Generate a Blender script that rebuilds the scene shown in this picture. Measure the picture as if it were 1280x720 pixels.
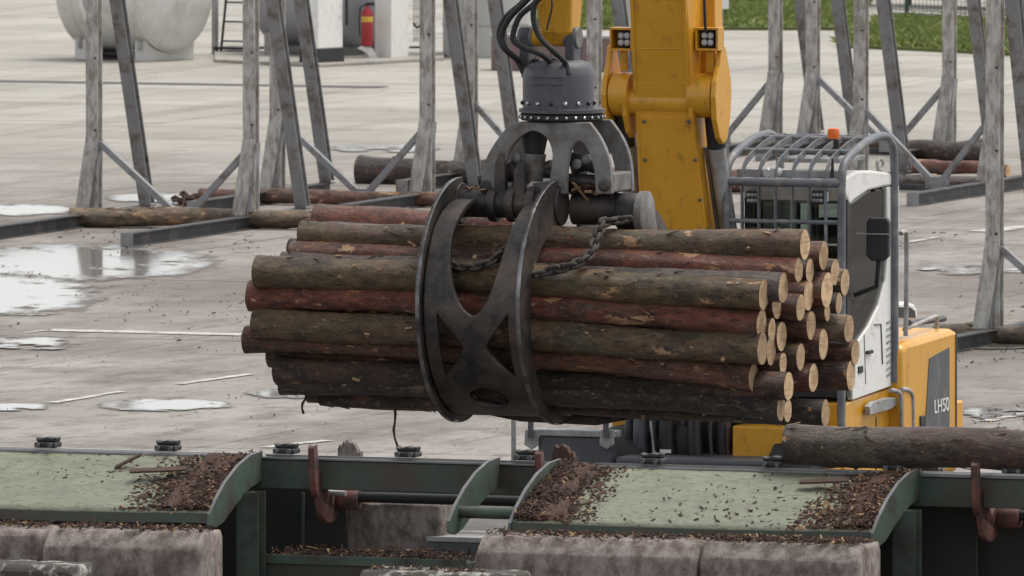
import bpy, math, random
from mathutils import Vector, Matrix, noise
R = math.radians
sc = bpy.context.scene
for o in list(bpy.data.objects): bpy.data.objects.remove(o)
col = sc.collection

# ------------------------------------------------------------------ camera, sky, sun, exposure
F, W, HGT = 17000.0, 1280.0, 720.0          # focal length in photo pixels (very long lens)
CAM_H = 9.56
PITCH = math.atan(1036.0 / F)
cam = bpy.data.cameras.new('camera'); co = bpy.data.objects.new('camera', cam); col.objects.link(co)
cam.sensor_width = 36.0; cam.lens = 36.0 * F / W
cam.clip_start = 1.0; cam.clip_end = 6000.0
co.location = (0, 0, CAM_H); co.rotation_euler = (math.pi / 2 - PITCH, 0, 0)
cam.dof.use_dof = True; cam.dof.focus_distance = 112.0; cam.dof.aperture_fstop = 14.0
sc.camera = co

SUN_EL, SUN_AZ = 64.0, 62.0                # soft sun behind thin cloud, high, from the right beyond the yard
w = bpy.data.worlds.new('World'); sc.world = w; w.use_nodes = True
nt = w.node_tree; nt.nodes.clear()
sky = nt.nodes.new('ShaderNodeTexSky'); sky.sky_type = 'NISHITA'; sky.sun_disc = False
sky.sun_elevation = R(SUN_EL); sky.sun_rotation = R(SUN_AZ); sky.air_density = 1.0; sky.dust_density = 1.0; sky.ozone_density = 1.0
hs = nt.nodes.new('ShaderNodeHueSaturation'); hs.inputs['Saturation'].default_value = 0.14   # grey overcast
bg = nt.nodes.new('ShaderNodeBackground'); bg.inputs[1].default_value = 0.14
wo = nt.nodes.new('ShaderNodeOutputWorld')
nt.links.new(sky.outputs[0], hs.inputs['Color']); nt.links.new(hs.outputs[0], bg.inputs[0]); nt.links.new(bg.outputs[0], wo.inputs[0])
sl = bpy.data.lights.new('sun', 'SUN'); sl.energy = 2.0; sl.angle = R(30); sl.color = (1, .935, .83)
so = bpy.data.objects.new('sun', sl); col.objects.link(so)
sd = Vector((math.sin(R(SUN_AZ)) * math.cos(R(SUN_EL)), math.cos(R(SUN_AZ)) * math.cos(R(SUN_EL)), math.sin(R(SUN_EL))))
so.rotation_euler = sd.to_track_quat('Z', 'Y').to_euler()
vs = sc.view_settings; vs.view_transform = 'Standard'; vs.look = 'None'; vs.gamma = 1.0; vs.exposure = 0.52; vs.use_curve_mapping = False

# ------------------------------------------------------------------ helpers: photo pixel -> place
FWD = Vector((0, math.cos(PITCH), -math.sin(PITCH))); UPV = Vector((0, math.sin(PITCH), math.cos(PITCH))); RGT = Vector((1, 0, 0))
CAMP = Vector((0, 0, CAM_H))
def ray(px, py): return FWD + RGT * ((px - W / 2) / F) + UPV * ((HGT / 2 - py) / F)
def at(px, py, Y): d = ray(px, py); return CAMP + d * (Y / d.y)
def gp(px, py, z=0.0): d = ray(px, py); return CAMP + d * ((z - CAM_H) / d.z)
YAW = R(-20)
class Frame:
    """a place with its own axes: x along the yard (right end nearer), y away, z up"""
    def __init__(s, origin, yaw=YAW):
        s.o = Vector(origin); s.yaw = yaw; s.m = Matrix.Translation(s.o) @ Matrix.Rotation(yaw, 4, 'Z'); s.inv = s.m.inverted()
    def _hit(s, px, py, ax, val):
        d = s.inv.to_3x3() @ ray(px, py); c = s.inv @ CAMP
        return c + d * ((val - c[ax]) / d[ax])
    def x(s, px, py, v): return s._hit(px, py, 0, v)
    def y(s, px, py, v): return s._hit(px, py, 1, v)
    def z(s, px, py, v): return s._hit(px, py, 2, v)
    def w(s, p): return s.m @ Vector(p)

# ------------------------------------------------------------------ helpers: materials
def mat(name, c1, c2=None, scale=4.0, rough=.6, metal=0.0, bump=0.0, bscale=None, dirt=None, dscale=2.0, damt=.5, coord='Object', stretch=(1, 1, 1), rough2=None, dsharp=.12, spec=.5, detail=6, coat=0):
    m = bpy.data.materials.new(name); m.use_nodes = True; t = m.node_tree; N = t.nodes; K = t.links
    b = N['Principled BSDF']
    tc = N.new('ShaderNodeTexCoord'); mp = N.new('ShaderNodeMapping'); mp.inputs['Scale'].default_value = stretch
    if coord == 'World':
        g = N.new('ShaderNodeNewGeometry'); K.new(g.outputs['Position'], mp.inputs['Vector'])
    else:
        oi = N.new('ShaderNodeObjectInfo'); ad = N.new('ShaderNodeVectorMath'); ad.operation = 'MULTIPLY_ADD'
        K.new(oi.outputs['Random'], ad.inputs[0]); ad.inputs[1].default_value = (37, 53, 71); K.new(tc.outputs['Object'], ad.inputs[2])
        K.new(ad.outputs[0], mp.inputs['Vector'])
    n = N.new('ShaderNodeTexNoise'); n.inputs['Scale'].default_value = scale; n.inputs['Detail'].default_value = detail; n.inputs['Roughness'].default_value = .62
    K.new(mp.outputs[0], n.inputs['Vector'])
    r = N.new('ShaderNodeValToRGB'); r.color_ramp.elements[0].position = .3; r.color_ramp.elements[1].position = .7
    r.color_ramp.elements[0].color = (*c1, 1); r.color_ramp.elements[1].color = (*(c2 or c1), 1)
    K.new(n.outputs['Fac'], r.inputs[0]); out = r.outputs[0]
    if dirt:
        n2 = N.new('ShaderNodeTexNoise'); n2.inputs['Scale'].default_value = dscale; n2.inputs['Detail'].default_value = 8; n2.inputs['Roughness'].default_value = .7
        K.new(mp.outputs[0], n2.inputs['Vector'])
        r2 = N.new('ShaderNodeValToRGB'); r2.color_ramp.elements[0].position = max(0, .72 - damt * .5 - dsharp); r2.color_ramp.elements[1].position = .72 - damt * .5 + dsharp
        K.new(n2.outputs['Fac'], r2.inputs[0])
        mx = N.new('ShaderNodeMixRGB'); mx.inputs[2].default_value = (*dirt, 1); K.new(r2.outputs[0], mx.inputs[0]); K.new(out, mx.inputs[1]); out = mx.outputs[0]
    K.new(out, b.inputs['Base Color'])
    b.inputs['Metallic'].default_value = metal; b.inputs['Specular IOR Level'].default_value = spec
    if coat: b.inputs['Coat Weight'].default_value = coat; b.inputs['Coat Roughness'].default_value = .15
    if rough2 is None: rough2 = min(1, rough + .18)
    mr = N.new('ShaderNodeMapRange'); mr.inputs[1].default_value = .3; mr.inputs[2].default_value = .7; mr.inputs[3].default_value = rough; mr.inputs[4].default_value = rough2
    K.new(n.outputs['Fac'], mr.inputs[0]); K.new(mr.outputs[0], b.inputs['Roughness'])
    if bump:
        n3 = N.new('ShaderNodeTexNoise'); n3.inputs['Scale'].default_value = bscale or scale * 4; n3.inputs['Detail'].default_value = 5
        K.new(mp.outputs[0], n3.inputs['Vector'])
        bp = N.new('ShaderNodeBump'); bp.inputs['Strength'].default_value = bump; bp.inputs['Distance'].default_value = .02
        K.new(n3.outputs['Fac'], bp.inputs['Height']); K.new(bp.outputs[0], b.inputs['Normal'])
    return m
def emis(name, c, e):
    m = mat(name, c, rough=.3); b = m.node_tree.nodes['Principled BSDF']; b.inputs['Emission Color'].default_value = (*c, 1); b.inputs['Emission Strength'].default_value = e; return m
def glassmat(name, tint, alpha):
    m = bpy.data.materials.new(name); m.use_nodes = True; t = m.node_tree; N = t.nodes; K = t.links; N.clear()
    o = N.new('ShaderNodeOutputMaterial'); mx = N.new('ShaderNodeMixShader'); tr = N.new('ShaderNodeBsdfTransparent'); gl = N.new('ShaderNodeBsdfGlossy'); fr = N.new('ShaderNodeFresnel')
    tr.inputs[0].default_value = (*tint, 1); gl.inputs['Roughness'].default_value = .03; fr.inputs[0].default_value = 1.4
    ma = N.new('ShaderNodeMath'); ma.operation = 'ADD'; ma.inputs[1].default_value = alpha
    K.new(fr.outputs[0], ma.inputs[0]); K.new(ma.outputs[0], mx.inputs[0]); K.new(tr.outputs[0], mx.inputs[1]); K.new(gl.outputs[0], mx.inputs[2]); K.new(mx.outputs[0], o.inputs[0])
    return m

def yard_material():
    m = bpy.data.materials.new('yard_concrete'); m.use_nodes = True; t = m.node_tree; N = t.nodes; K = t.links; b = N['Principled BSDF']
    g = N.new('ShaderNodeNewGeometry')
    rot = N.new('ShaderNodeMapping'); rot.inputs['Rotation'].default_value = (0, 0, R(20)); K.new(g.outputs['Position'], rot.inputs['Vector'])
    def nz(scale, det, rgh, st=(1, 1, 1)):
        mp = N.new('ShaderNodeMapping'); mp.inputs['Scale'].default_value = st; K.new(rot.outputs[0], mp.inputs['Vector'])
        n = N.new('ShaderNodeTexNoise'); n.inputs['Scale'].default_value = scale; n.inputs['Detail'].default_value = det; n.inputs['Roughness'].default_value = rgh; K.new(mp.outputs[0], n.inputs['Vector']); return n.outputs['Fac']
    def ramp(f, a, c, lo=(0, 0, 0), hi=(1, 1, 1)):
        r = N.new('ShaderNodeValToRGB'); e = r.color_ramp.elements; e[0].position = a; e[1].position = c; e[0].color = (*lo, 1); e[1].color = (*hi, 1); K.new(f, r.inputs[0]); return r.outputs[0]
    def mix(f, a, c, k=None):
        x = N.new('ShaderNodeMixRGB')
        K.new(f, x.inputs[0])
        for i, v in ((1, a), (2, c)):
            if isinstance(v, tuple): x.inputs[i].default_value = (*v, 1)
            else: K.new(v, x.inputs[i])
        return x.outputs[0]
    base = ramp(nz(.16, 5, .6), .38, .62, (.255, .235, .218), (.35, .327, .305))
    base = mix(ramp(nz(.5, 8, .72, (.7, .35, 1)), .46, .64), base, (.165, .144, .130))          # brown mud film
    base = mix(ramp(nz(2.2, 8, .78, (1, .4, 1)), .50, .63, (0, 0, 0), (.75, .75, .75)), base, (.12, .098, .085))   # trampled bark
    base = mix(ramp(nz(9, 6, .8, (1, .4, 1)), .60, .66, (0, 0, 0), (.9, .9, .9)), base, (.055, .043, .036))         # bark crumbs
    base = mix(ramp(nz(.07, 5, .7, (1, .5, 1)), .46, .60, (0, 0, 0), (.72, .72, .72)), base, (.165, .143, .127))          # broad damp staining
    # the far yard is lighter, the working area in front is dirtier
    sx = N.new('ShaderNodeSeparateXYZ'); K.new(g.outputs['Position'], sx.inputs[0])
    mr = N.new('ShaderNodeMapRange'); mr.inputs[1].default_value = 172; mr.inputs[2].default_value = 200; K.new(sx.outputs['Y'], mr.inputs[0])
    far_base = ramp(nz(.25, 6, .6), .38, .62, (.33, .313, .28), (.43, .41, .372))
    base = mix(mr.outputs[0], base, mix(ramp(nz(1.3, 8, .78, (1, .4, 1)), .54, .68, (0, 0, 0), (.7, .7, .7)), far_base, (.2, .175, .155)))
    base = mix(ramp(nz(.9, 5, .65, (.05, 1, 1)), .52, .66, (0, 0, 0), (.32, .32, .32)), base, (.15, .13, .115))       # tyre and skid marks along the yard
    base = mix(ramp(nz(.9, 5, .65, (1, .05, 1)), .56, .66, (0, 0, 0), (.35, .35, .35)), base, (.15, .13, .115))
    K.new(base, b.inputs['Base Color'])
    wet = ramp(nz(.33, 6, .65, (.8, .3, 1)), .42, .66, (.55, .55, .55), (.9, .9, .9)); K.new(wet, b.inputs['Roughness']); b.inputs['Specular IOR Level'].default_value = .10
    bp = N.new('ShaderNodeBump'); bp.inputs['Strength'].default_value = .5; bp.inputs['Distance'].default_value = .03; K.new(nz(6, 7, .7), bp.inputs['Height']); K.new(bp.outputs[0], b.inputs['Normal'])
    return m

def bark_material(name, tones, green=.4, peel=.5):
    m = bpy.data.materials.new(name); m.use_nodes = True; t = m.node_tree; N = t.nodes; K = t.links; b = N['Principled BSDF']
    tc = N.new('ShaderNodeTexCoord'); oi = N.new('ShaderNodeObjectInfo'); ad = N.new('ShaderNodeVectorMath'); ad.operation = 'MULTIPLY_ADD'
    K.new(oi.outputs['Random'], ad.inputs[0]); ad.inputs[1].default_value = (37, 53, 71); K.new(tc.outputs['Object'], ad.inputs[2])
    def nz(scale, det, rgh, st):
        mp = N.new('ShaderNodeMapping'); mp.inputs['Scale'].default_value = st; K.new(ad.outputs[0], mp.inputs['Vector'])
        n = N.new('ShaderNodeTexNoise'); n.inputs['Scale'].default_value = scale; n.inputs['Detail'].default_value = det; n.inputs['Roughness'].default_value = rgh; K.new(mp.outputs[0], n.inputs['Vector']); return n.outputs['Fac']
    def ramp(f, a, c, lo=(0, 0, 0), hi=(1, 1, 1)):
        r = N.new('ShaderNodeValToRGB'); e = r.color_ramp.elements; e[0].position = a; e[1].position = c; e[0].color = (*lo, 1); e[1].color = (*hi, 1); K.new(f, r.inputs[0]); return r.outputs[0]
    def mix(f, a, c):
        x = N.new('ShaderNodeMixRGB'); K.new(f, x.inputs[0])
        for i, v in ((1, a), (2, c)):
            if isinstance(v, tuple): x.inputs[i].default_value = (*v, 1)
            else: K.new(v, x.inputs[i])
        return x.outputs[0]
    base = ramp(nz(11, 8, .75, (.45, 1, 1)), .38, .62, tones[0], tones[1])
    alt = ramp(nz(12, 7, .75, (.45, 1, 1)), .38, .62, (.066, .028, .019), (.18, .088, .06)) if green > .1 else ramp(nz(12, 7, .75, (.45, 1, 1)), .38, .62, (.048, .042, .027), (.135, .115, .08))
    base = mix(ramp(nz(1.7, 6, .7, (.4, 1, 1)), .50, .60, (0, 0, 0), (.8, .8, .8)), base, alt)
    base = mix(ramp(nz(2.6, 6, .7, (.5, 1, 1)), .5, .60, (0, 0, 0), (.75, .75, .75)), base, tuple(c * .4 for c in tones[0]))
    base = mix(ramp(nz(1.6, 6, .65, (.6, 1, 1)), .63 - green * .22, .72 - green * .22, (0, 0, 0), (.75, .75, .75)), base, ramp(nz(14, 6, .7, (.6, 1, 1)), .3, .7, (.045, .047, .025), (.12, .115, .065)))   # algae
    base = mix(ramp(nz(26, 6, .75, (.3, 1, 1)), .52, .62, (0, 0, 0), (.8, .8, .8)), base, (.016, .012, .010))
    base = mix(ramp(nz(34, 5, .75, (.5, 1, 1)), .57, .63, (0, 0, 0), (.55, .55, .55)), base, (.30, .215, .15))
    base = mix(ramp(nz(7, 6, .8, (.6, 1, 1)), .58, .66, (0, 0, 0), (.55, .55, .55)), base, (.26, .185, .13))                  # pale flakes
    base = mix(ramp(nz(3.4, 5, .68, (.75, 1.6, 1.6)), .695 - peel * .10, .708 - peel * .10), base, ramp(nz(22, 4, .6, (.4, 1, 1)), .35, .65, (.36, .14, .05), (.60, .40, .24)))    # peeled wood
    K.new(base, b.inputs['Base Color']); b.inputs['Roughness'].default_value = .42; b.inputs['Specular IOR Level'].default_value = .62
    bp = N.new('ShaderNodeBump'); bp.inputs['Strength'].default_value = 1.0; bp.inputs['Distance'].default_value = .035; K.new(nz(20, 8, .8, (.45, 1, 1)), bp.inputs['Height']); K.new(bp.outputs[0], b.inputs['Normal'])
    return m
def wood_end_material():
    m = bpy.data.materials.new('cut_wood'); m.use_nodes = True; t = m.node_tree; N = t.nodes; K = t.links; b = N['Principled BSDF']
    tc = N.new('ShaderNodeTexCoord'); oi = N.new('ShaderNodeObjectInfo')
    mp = N.new('ShaderNodeMapping'); mp.inputs['Scale'].default_value = (0, 1, 1); K.new(tc.outputs['Object'], mp.inputs['Vector'])
    wv = N.new('ShaderNodeTexWave'); wv.wave_type = 'RINGS'; wv.rings_direction = 'X'; wv.inputs['Scale'].default_value = 22; wv.inputs['Distortion'].default_value = 2.0; wv.inputs['Detail'].default_value = 3; K.new(mp.outputs[0], wv.inputs['Vector'])
    r = N.new('ShaderNodeValToRGB'); r.color_ramp.elements[0].color = (.47, .315, .175, 1); r.color_ramp.elements[1].color = (.66, .485, .30, 1); K.new(wv.outputs['Fac'], r.inputs[0])
    n = N.new('ShaderNodeTexNoise'); n.inputs['Scale'].default_value = 7; n.inputs['Detail'].default_value = 6
    ad = N.new('ShaderNodeVectorMath'); ad.operation = 'MULTIPLY_ADD'; K.new(oi.outputs['Random'], ad.inputs[0]); ad.inputs[1].default_value = (37, 53, 71); K.new(tc.outputs['Object'], ad.inputs[2]); K.new(ad.outputs[0], n.inputs['Vector'])
    r2 = N.new('ShaderNodeValToRGB'); r2.color_ramp.elements[0].position = .47; r2.color_ramp.elements[1].position = .66; K.new(n.outputs['Fac'], r2.inputs[0])
    x = N.new('ShaderNodeMixRGB'); x.inputs[2].default_value = (.36, .225, .12, 1); K.new(r2.outputs[0], x.inputs[0]); K.new(r.outputs[0], x.inputs[1])
    hs = N.new('ShaderNodeHueSaturation'); mr = N.new('ShaderNodeMapRange'); mr.inputs[3].default_value = .66; mr.inputs[4].default_value = 1.12; K.new(oi.outputs['Random'], mr.inputs[0]); K.new(mr.outputs[0], hs.inputs['Value']); K.new(x.outputs[0], hs.inputs['Color'])
    ln = N.new('ShaderNodeVectorMath'); ln.operation = 'LENGTH'; K.new(mp.outputs[0], ln.inputs[0])
    hr = N.new('ShaderNodeMapRange'); hr.inputs[1].default_value = .02; hr.inputs[2].default_value = .075; hr.inputs[3].default_value = .45; hr.inputs[4].default_value = 0; K.new(ln.outputs['Value'], hr.inputs[0])
    hx = N.new('ShaderNodeMixRGB'); hx.inputs[2].default_value = (.33, .185, .09, 1); K.new(hr.outputs[0], hx.inputs[0]); K.new(hs.outputs[0], hx.inputs[1])
    sw = N.new('ShaderNodeTexNoise'); sw.inputs['Scale'].default_value = 26; sw.inputs['Detail'].default_value = 4; sm_ = N.new('ShaderNodeMapping'); sm_.inputs['Scale'].default_value = (1, .12, 1.6); K.new(ad.outputs[0], sm_.inputs['Vector']); K.new(sm_.outputs[0], sw.inputs['Vector'])
    sr = N.new('ShaderNodeValToRGB'); sr.color_ramp.elements[0].position = .5; sr.color_ramp.elements[1].position = .66; sr.color_ramp.elements[1].color = (.55, .55, .55, 1); K.new(sw.outputs['Fac'], sr.inputs[0])
    sx_ = N.new('ShaderNodeMixRGB'); sx_.inputs[2].default_value = (.20, .125, .075, 1); K.new(sr.outputs[0], sx_.inputs[0]); K.new(hx.outputs[0], sx_.inputs[1])
    K.new(sx_.outputs[0], b.inputs['Base Color']); b.inputs['Roughness'].default_value = .85
    return m

M = {}
M['yard'] = yard_material()
M['joint'] = mat('joint_dirt', (.09, .08, .07), (.16, .145, .13), 3, .9, coord='World')
M['drain'] = mat('drain_iron', (.06, .06, .06), (.13, .125, .12), 6, .6, .3, coord='World')
M['bounce_cut'] = mat('bounce_cut_sheet', (.035, .028, .023), (.075, .06, .05), 1.4, .55, 0, .5, 9, dirt=(.12, .105, .09), dscale=.8, damt=.3, coord='World')  # dark tone of the added ground sheet that cuts bounce light
M['paint'] = mat('worn_road_paint', (.78, .78, .75), (.66, .65, .62), 5, .6, dirt=(.36, .34, .31), dscale=7, damt=.56, coord='World')
M['post'] = mat('weathered_galvanised', (.40, .395, .375), (.56, .545, .515), 12, .6, .0, .25, dirt=(.25, .215, .19), dscale=13, damt=.40, dsharp=.09, stretch=(1, 1, .35))
M['strut'] = mat('strut_steel', (.22, .225, .235), (.31, .315, .325), 2.5, .5, .1, dirt=(.14, .115, .10), dscale=5, damt=.32, dsharp=.08)
M['foot'] = mat('dark_skid_steel', (.028, .028, .031), (.06, .06, .062), 4, .55, .1, .2, dirt=(.15, .135, .12), dscale=2.5, damt=.2)
M['bark_brown'] = bark_material('bark_brown', ((0.0772, 0.0293, 0.0166), (0.2315, 0.0923, 0.0535)), .12, .75)
M['bark_red'] = bark_material('bark_red', ((0.1050, 0.0264, 0.0149), (0.2906, 0.0893, 0.0510)), .04, .85)
M['bark_green'] = bark_material('bark_green', ((0.0814, 0.0477, 0.0216), (0.2103, 0.1362, 0.0617)), 0.38, .75)
M['bark_grey'] = bark_material('bark_grey', ((0.0576, 0.0443, 0.0423), (0.1497, 0.1179, 0.1122)), .12, .6)
M['bark_tan'] = bark_material('bark_tan', ((0.1521, 0.0975, 0.0600), (0.3887, 0.2681, 0.1650)), .1, .75)
M['bark_dark'] = bark_material('bark_dark', ((0.0231, 0.0139, 0.0107), (0.0646, 0.0399, 0.0309)), .2, .45)
M['bark_wet_shade'] = bark_material('bark_wet_shade', ((.020, .016, .013), (.055, .042, .034)), .25, .4)  # wet bark, darkened further to paint in shade beneath the bundle
M['bark_moving'] = bark_material('bark_moving', ((0.0473, 0.0213, 0.0155), (0.1159, 0.0549, 0.0406)), .03, .6)
M['wood'] = wood_end_material()
M['grapple'] = mat('worn_grapple_steel', (.020, .020, .022), (.046, .044, .045), 7, .40, .35, .2, 30, dirt=(.13, .10, .085), dscale=2.6, damt=.36)
M['grapple_edge'] = mat('edge_highlight', (.22, .22, .225), (.40, .40, .40), 5, .4, .5, dirt=(.06, .057, .057), dscale=4, damt=.55, dsharp=.15)  # pale steel tone paints the sky highlight on the blade edges
M['chain'] = mat('dirty_chain', (.035, .03, .028), (.085, .07, .062), 30, .65, .2, .5, 80)
M['yoke'] = mat('yoke_grey', (.16, .165, .17), (.25, .25, .25), 4, .45, .2, .15, dirt=(.11, .085, .065), dscale=5, damt=.36)
M['rotator'] = mat('rotator_grey', (.062, .064, .078), (.085, .087, .10), 3, .42, 0, dirt=(.15, .145, .14), dscale=7, damt=.1)
M['yellow'] = mat('machine_yellow', (.60, .29, .018), (.67, .335, .022), 2.5, .34, 0, .05, 3, dirt=(.33, .17, .03), dscale=11, damt=.17, dsharp=.08, stretch=(1, 1, .5), coat=.2)
M['dkgrey'] = mat('machine_grey', (.065, .07, .08), (.085, .09, .10), 3, .45, 0, dirt=(.16, .15, .14), dscale=5, damt=.2)
M['cage'] = mat('cage_blue_grey', (.115, .125, .145), (.155, .165, .185), 4, .42, .1, dirt=(.30, .29, .27), dscale=6, damt=.22)
M['black'] = mat('black_plastic', (.012, .012, .014), (.022, .022, .024), 5, .45)
M['rubber'] = mat('black_rubber', (.014, .014, .015), (.026, .026, .027), 9, .6)
M['chrome'] = mat('steel_rod', (.5, .5, .5), (.6, .6, .6), 4, .2, .95)
M['ltgrey'] = mat('grey_paint', (.34, .345, .35), (.42, .42, .42), 3, .45, .1, dirt=(.18, .16, .14), dscale=5, damt=.3)
M['white'] = mat('cab_white', (.74, .735, .71), (.78, .775, .75), 2, .4, dirt=(.46, .44, .40), dscale=9, damt=.12)
M['glass'] = glassmat('cab_glass', (.72, .78, .76), .03)
M['led'] = mat('lamp_lens', (.42, .43, .45), (.5, .5, .52), 20, .25)
M['mirrorglass'] = mat('mirror_face', (.02, .022, .028), (.03, .03, .036), 3, .3)
M['orange'] = mat('beacon_orange', (.72, .14, .012), (.8, .17, .015), 8, .3)
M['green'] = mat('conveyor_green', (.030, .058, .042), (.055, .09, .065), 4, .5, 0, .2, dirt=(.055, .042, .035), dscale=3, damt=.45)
M['green_dark'] = mat('shadowed_panel_green', (.012, .018, .015), (.022, .03, .026), 3, .7, dirt=(.03, .024, .02), dscale=3, damt=.4)  # conveyor green darkened to paint in the shade inside
M['greenpost'] = mat('post_green', (.06, .10, .075), (.085, .13, .10), 3, .5, 0, .15, dirt=(.045, .04, .035), dscale=3, damt=.4)
M['chute'] = mat('worn_chute_green', (.15, .165, .115), (.215, .23, .165), 6, .5, 0, .4, 30, dirt=(.115, .11, .085), dscale=22, damt=.30, dsharp=.07, stretch=(.6, 1, 1))
M['rail'] = mat('rail_steel', (.16, .16, .165), (.24, .24, .24), 6, .35, .7)
M['railbright'] = mat('rail_worn_bright', (.5, .5, .49), (.62, .61, .6), 6, .3, .6)
M['rust'] = mat('kicker_rust', (.16, .055, .045), (.24, .10, .085), 6, .6, .1, .2, dirt=(.06, .04, .035), dscale=5, damt=.45)
M['mauve'] = mat('mauve_concrete', (.245, .208, .192), (.33, .285, .265), 5, .8, 0, .3, 45, dirt=(.12, .092, .08), dscale=9, damt=.44, dsharp=.10, stretch=(1, 1, .7))
M['stone'] = mat('stained_concrete', (.30, .29, .275), (.50, .485, .46), 8, .75, 0, .5, 22, dirt=(.06, .052, .045), dscale=6, damt=.6, dsharp=.05)
M['chip'] = mat('bark_chip', (.036, .018, .013), (.095, .05, .036), 22, .8, 0, .6, 60)
M['chip_pale'] = mat('wood_chip', (.24, .14, .07), (.46, .32, .19), 18, .85)
M['tank'] = mat('tank_white', (.56, .555, .53), (.62, .615, .59), .8, .4, dirt=(.42, .40, .36), dscale=1.4, damt=.3)
M['pump_grey'] = mat('pump_side_grey', (.30, .30, .33), (.34, .34, .37), 2, .4)
M['red'] = mat('extinguisher_red', (.32, .018, .024), (.38, .024, .03), 3, .3)
M['yelloww'] = mat('label_yellow', (.65, .42, .05), rough=.5)
M['hedge'] = mat('hedge_leaf', (.03, .055, .022), (.075, .11, .045), 3, .6, coord='World')
M['grass'] = mat('grass_blade', (.15, .20, .045), (.27, .31, .09), 1.2, .6, coord='World')
M['soil'] = mat('verge_soil', (.08, .105, .03), (.14, .16, .05), 2, .9, coord='World')
M['redwall'] = mat('dark_red_cladding', (.16, .105, .10), (.20, .14, .135), 1, .6)
M['palewall'] = mat('pale_cladding', (.40, .395, .38), (.46, .455, .44), 1, .6)
M['fence'] = mat('fence_green', (.02, .045, .035), (.03, .06, .045), 3, .5)
def water_material():
    m = bpy.data.materials.new('puddle_water'); m.use_nodes = True; t = m.node_tree; N = t.nodes; K = t.links; b = N['Principled BSDF']
    b.inputs['IOR'].default_value = 1.33
    at_ = N.new('ShaderNodeAttribute'); at_.attribute_name = 'wet'
    g = N.new('ShaderNodeNewGeometry'); n2 = N.new('ShaderNodeTexNoise'); n2.inputs['Scale'].default_value = 2.5; n2.inputs['Detail'].default_value = 6
    mp = N.new('ShaderNodeMapping'); mp.inputs['Scale'].default_value = (1, .35, 1); K.new(g.outputs['Position'], mp.inputs['Vector']); K.new(mp.outputs[0], n2.inputs['Vector'])
    ma = N.new('ShaderNodeMath'); ma.operation = 'MULTIPLY_ADD'; ma.inputs[1].default_value = .8; K.new(n2.outputs['Fac'], ma.inputs[0]); K.new(at_.outputs['Fac'], ma.inputs[2])
    def rng(a, c, lo, hi):
        r = N.new('ShaderNodeMapRange'); r.interpolation_type = 'SMOOTHSTEP'; r.inputs[1].default_value = a; r.inputs[2].default_value = c; r.inputs[3].default_value = lo; r.inputs[4].default_value = hi; K.new(ma.outputs[0], r.inputs[0]); return r.outputs[0]
    K.new(rng(.62, 1.25, .60, .10), b.inputs['Roughness']); K.new(rng(.6, 1.1, .1, .6), b.inputs['Specular IOR Level'])
    mx = N.new('ShaderNodeMixRGB'); mx.inputs[1].default_value = (.215, .195, .178, 1); mx.inputs[2].default_value = (.17, .16, .147, 1); K.new(rng(.6, 1.1, 0, 1), mx.inputs[0]); K.new(mx.outputs[0], b.inputs['Base Color'])
    tr = N.new('ShaderNodeBsdfTransparent'); ms = N.new('ShaderNodeMixShader'); K.new(rng(.48, .95, 0, 1), ms.inputs[0]); K.new(tr.outputs[0], ms.inputs[1]); K.new(b.outputs[0], ms.inputs[2]); K.new(ms.outputs[0], N['Material Output'].inputs[0])
    n = N.new('ShaderNodeTexNoise'); n.inputs['Scale'].default_value = 3; n.inputs['Detail'].default_value = 3
    bp = N.new('ShaderNodeBump'); bp.inputs['Strength'].default_value = .10; bp.inputs['Distance'].default_value = .02
    K.new(g.outputs['Position'], n.inputs['Vector']); K.new(n.outputs['Fac'], bp.inputs['Height']); K.new(bp.outputs[0], b.inputs['Normal'])
    return m
M['water'] = water_material()
M['damp'] = mat('damp_concrete', (.15, .13, .115), (.23, .205, .18), .8, .22, 0, .2, 5, dirt=(.09, .075, .065), dscale=1.6, damt=.45, coord='World', stretch=(1, .4, 1), rough2=.5)

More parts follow.
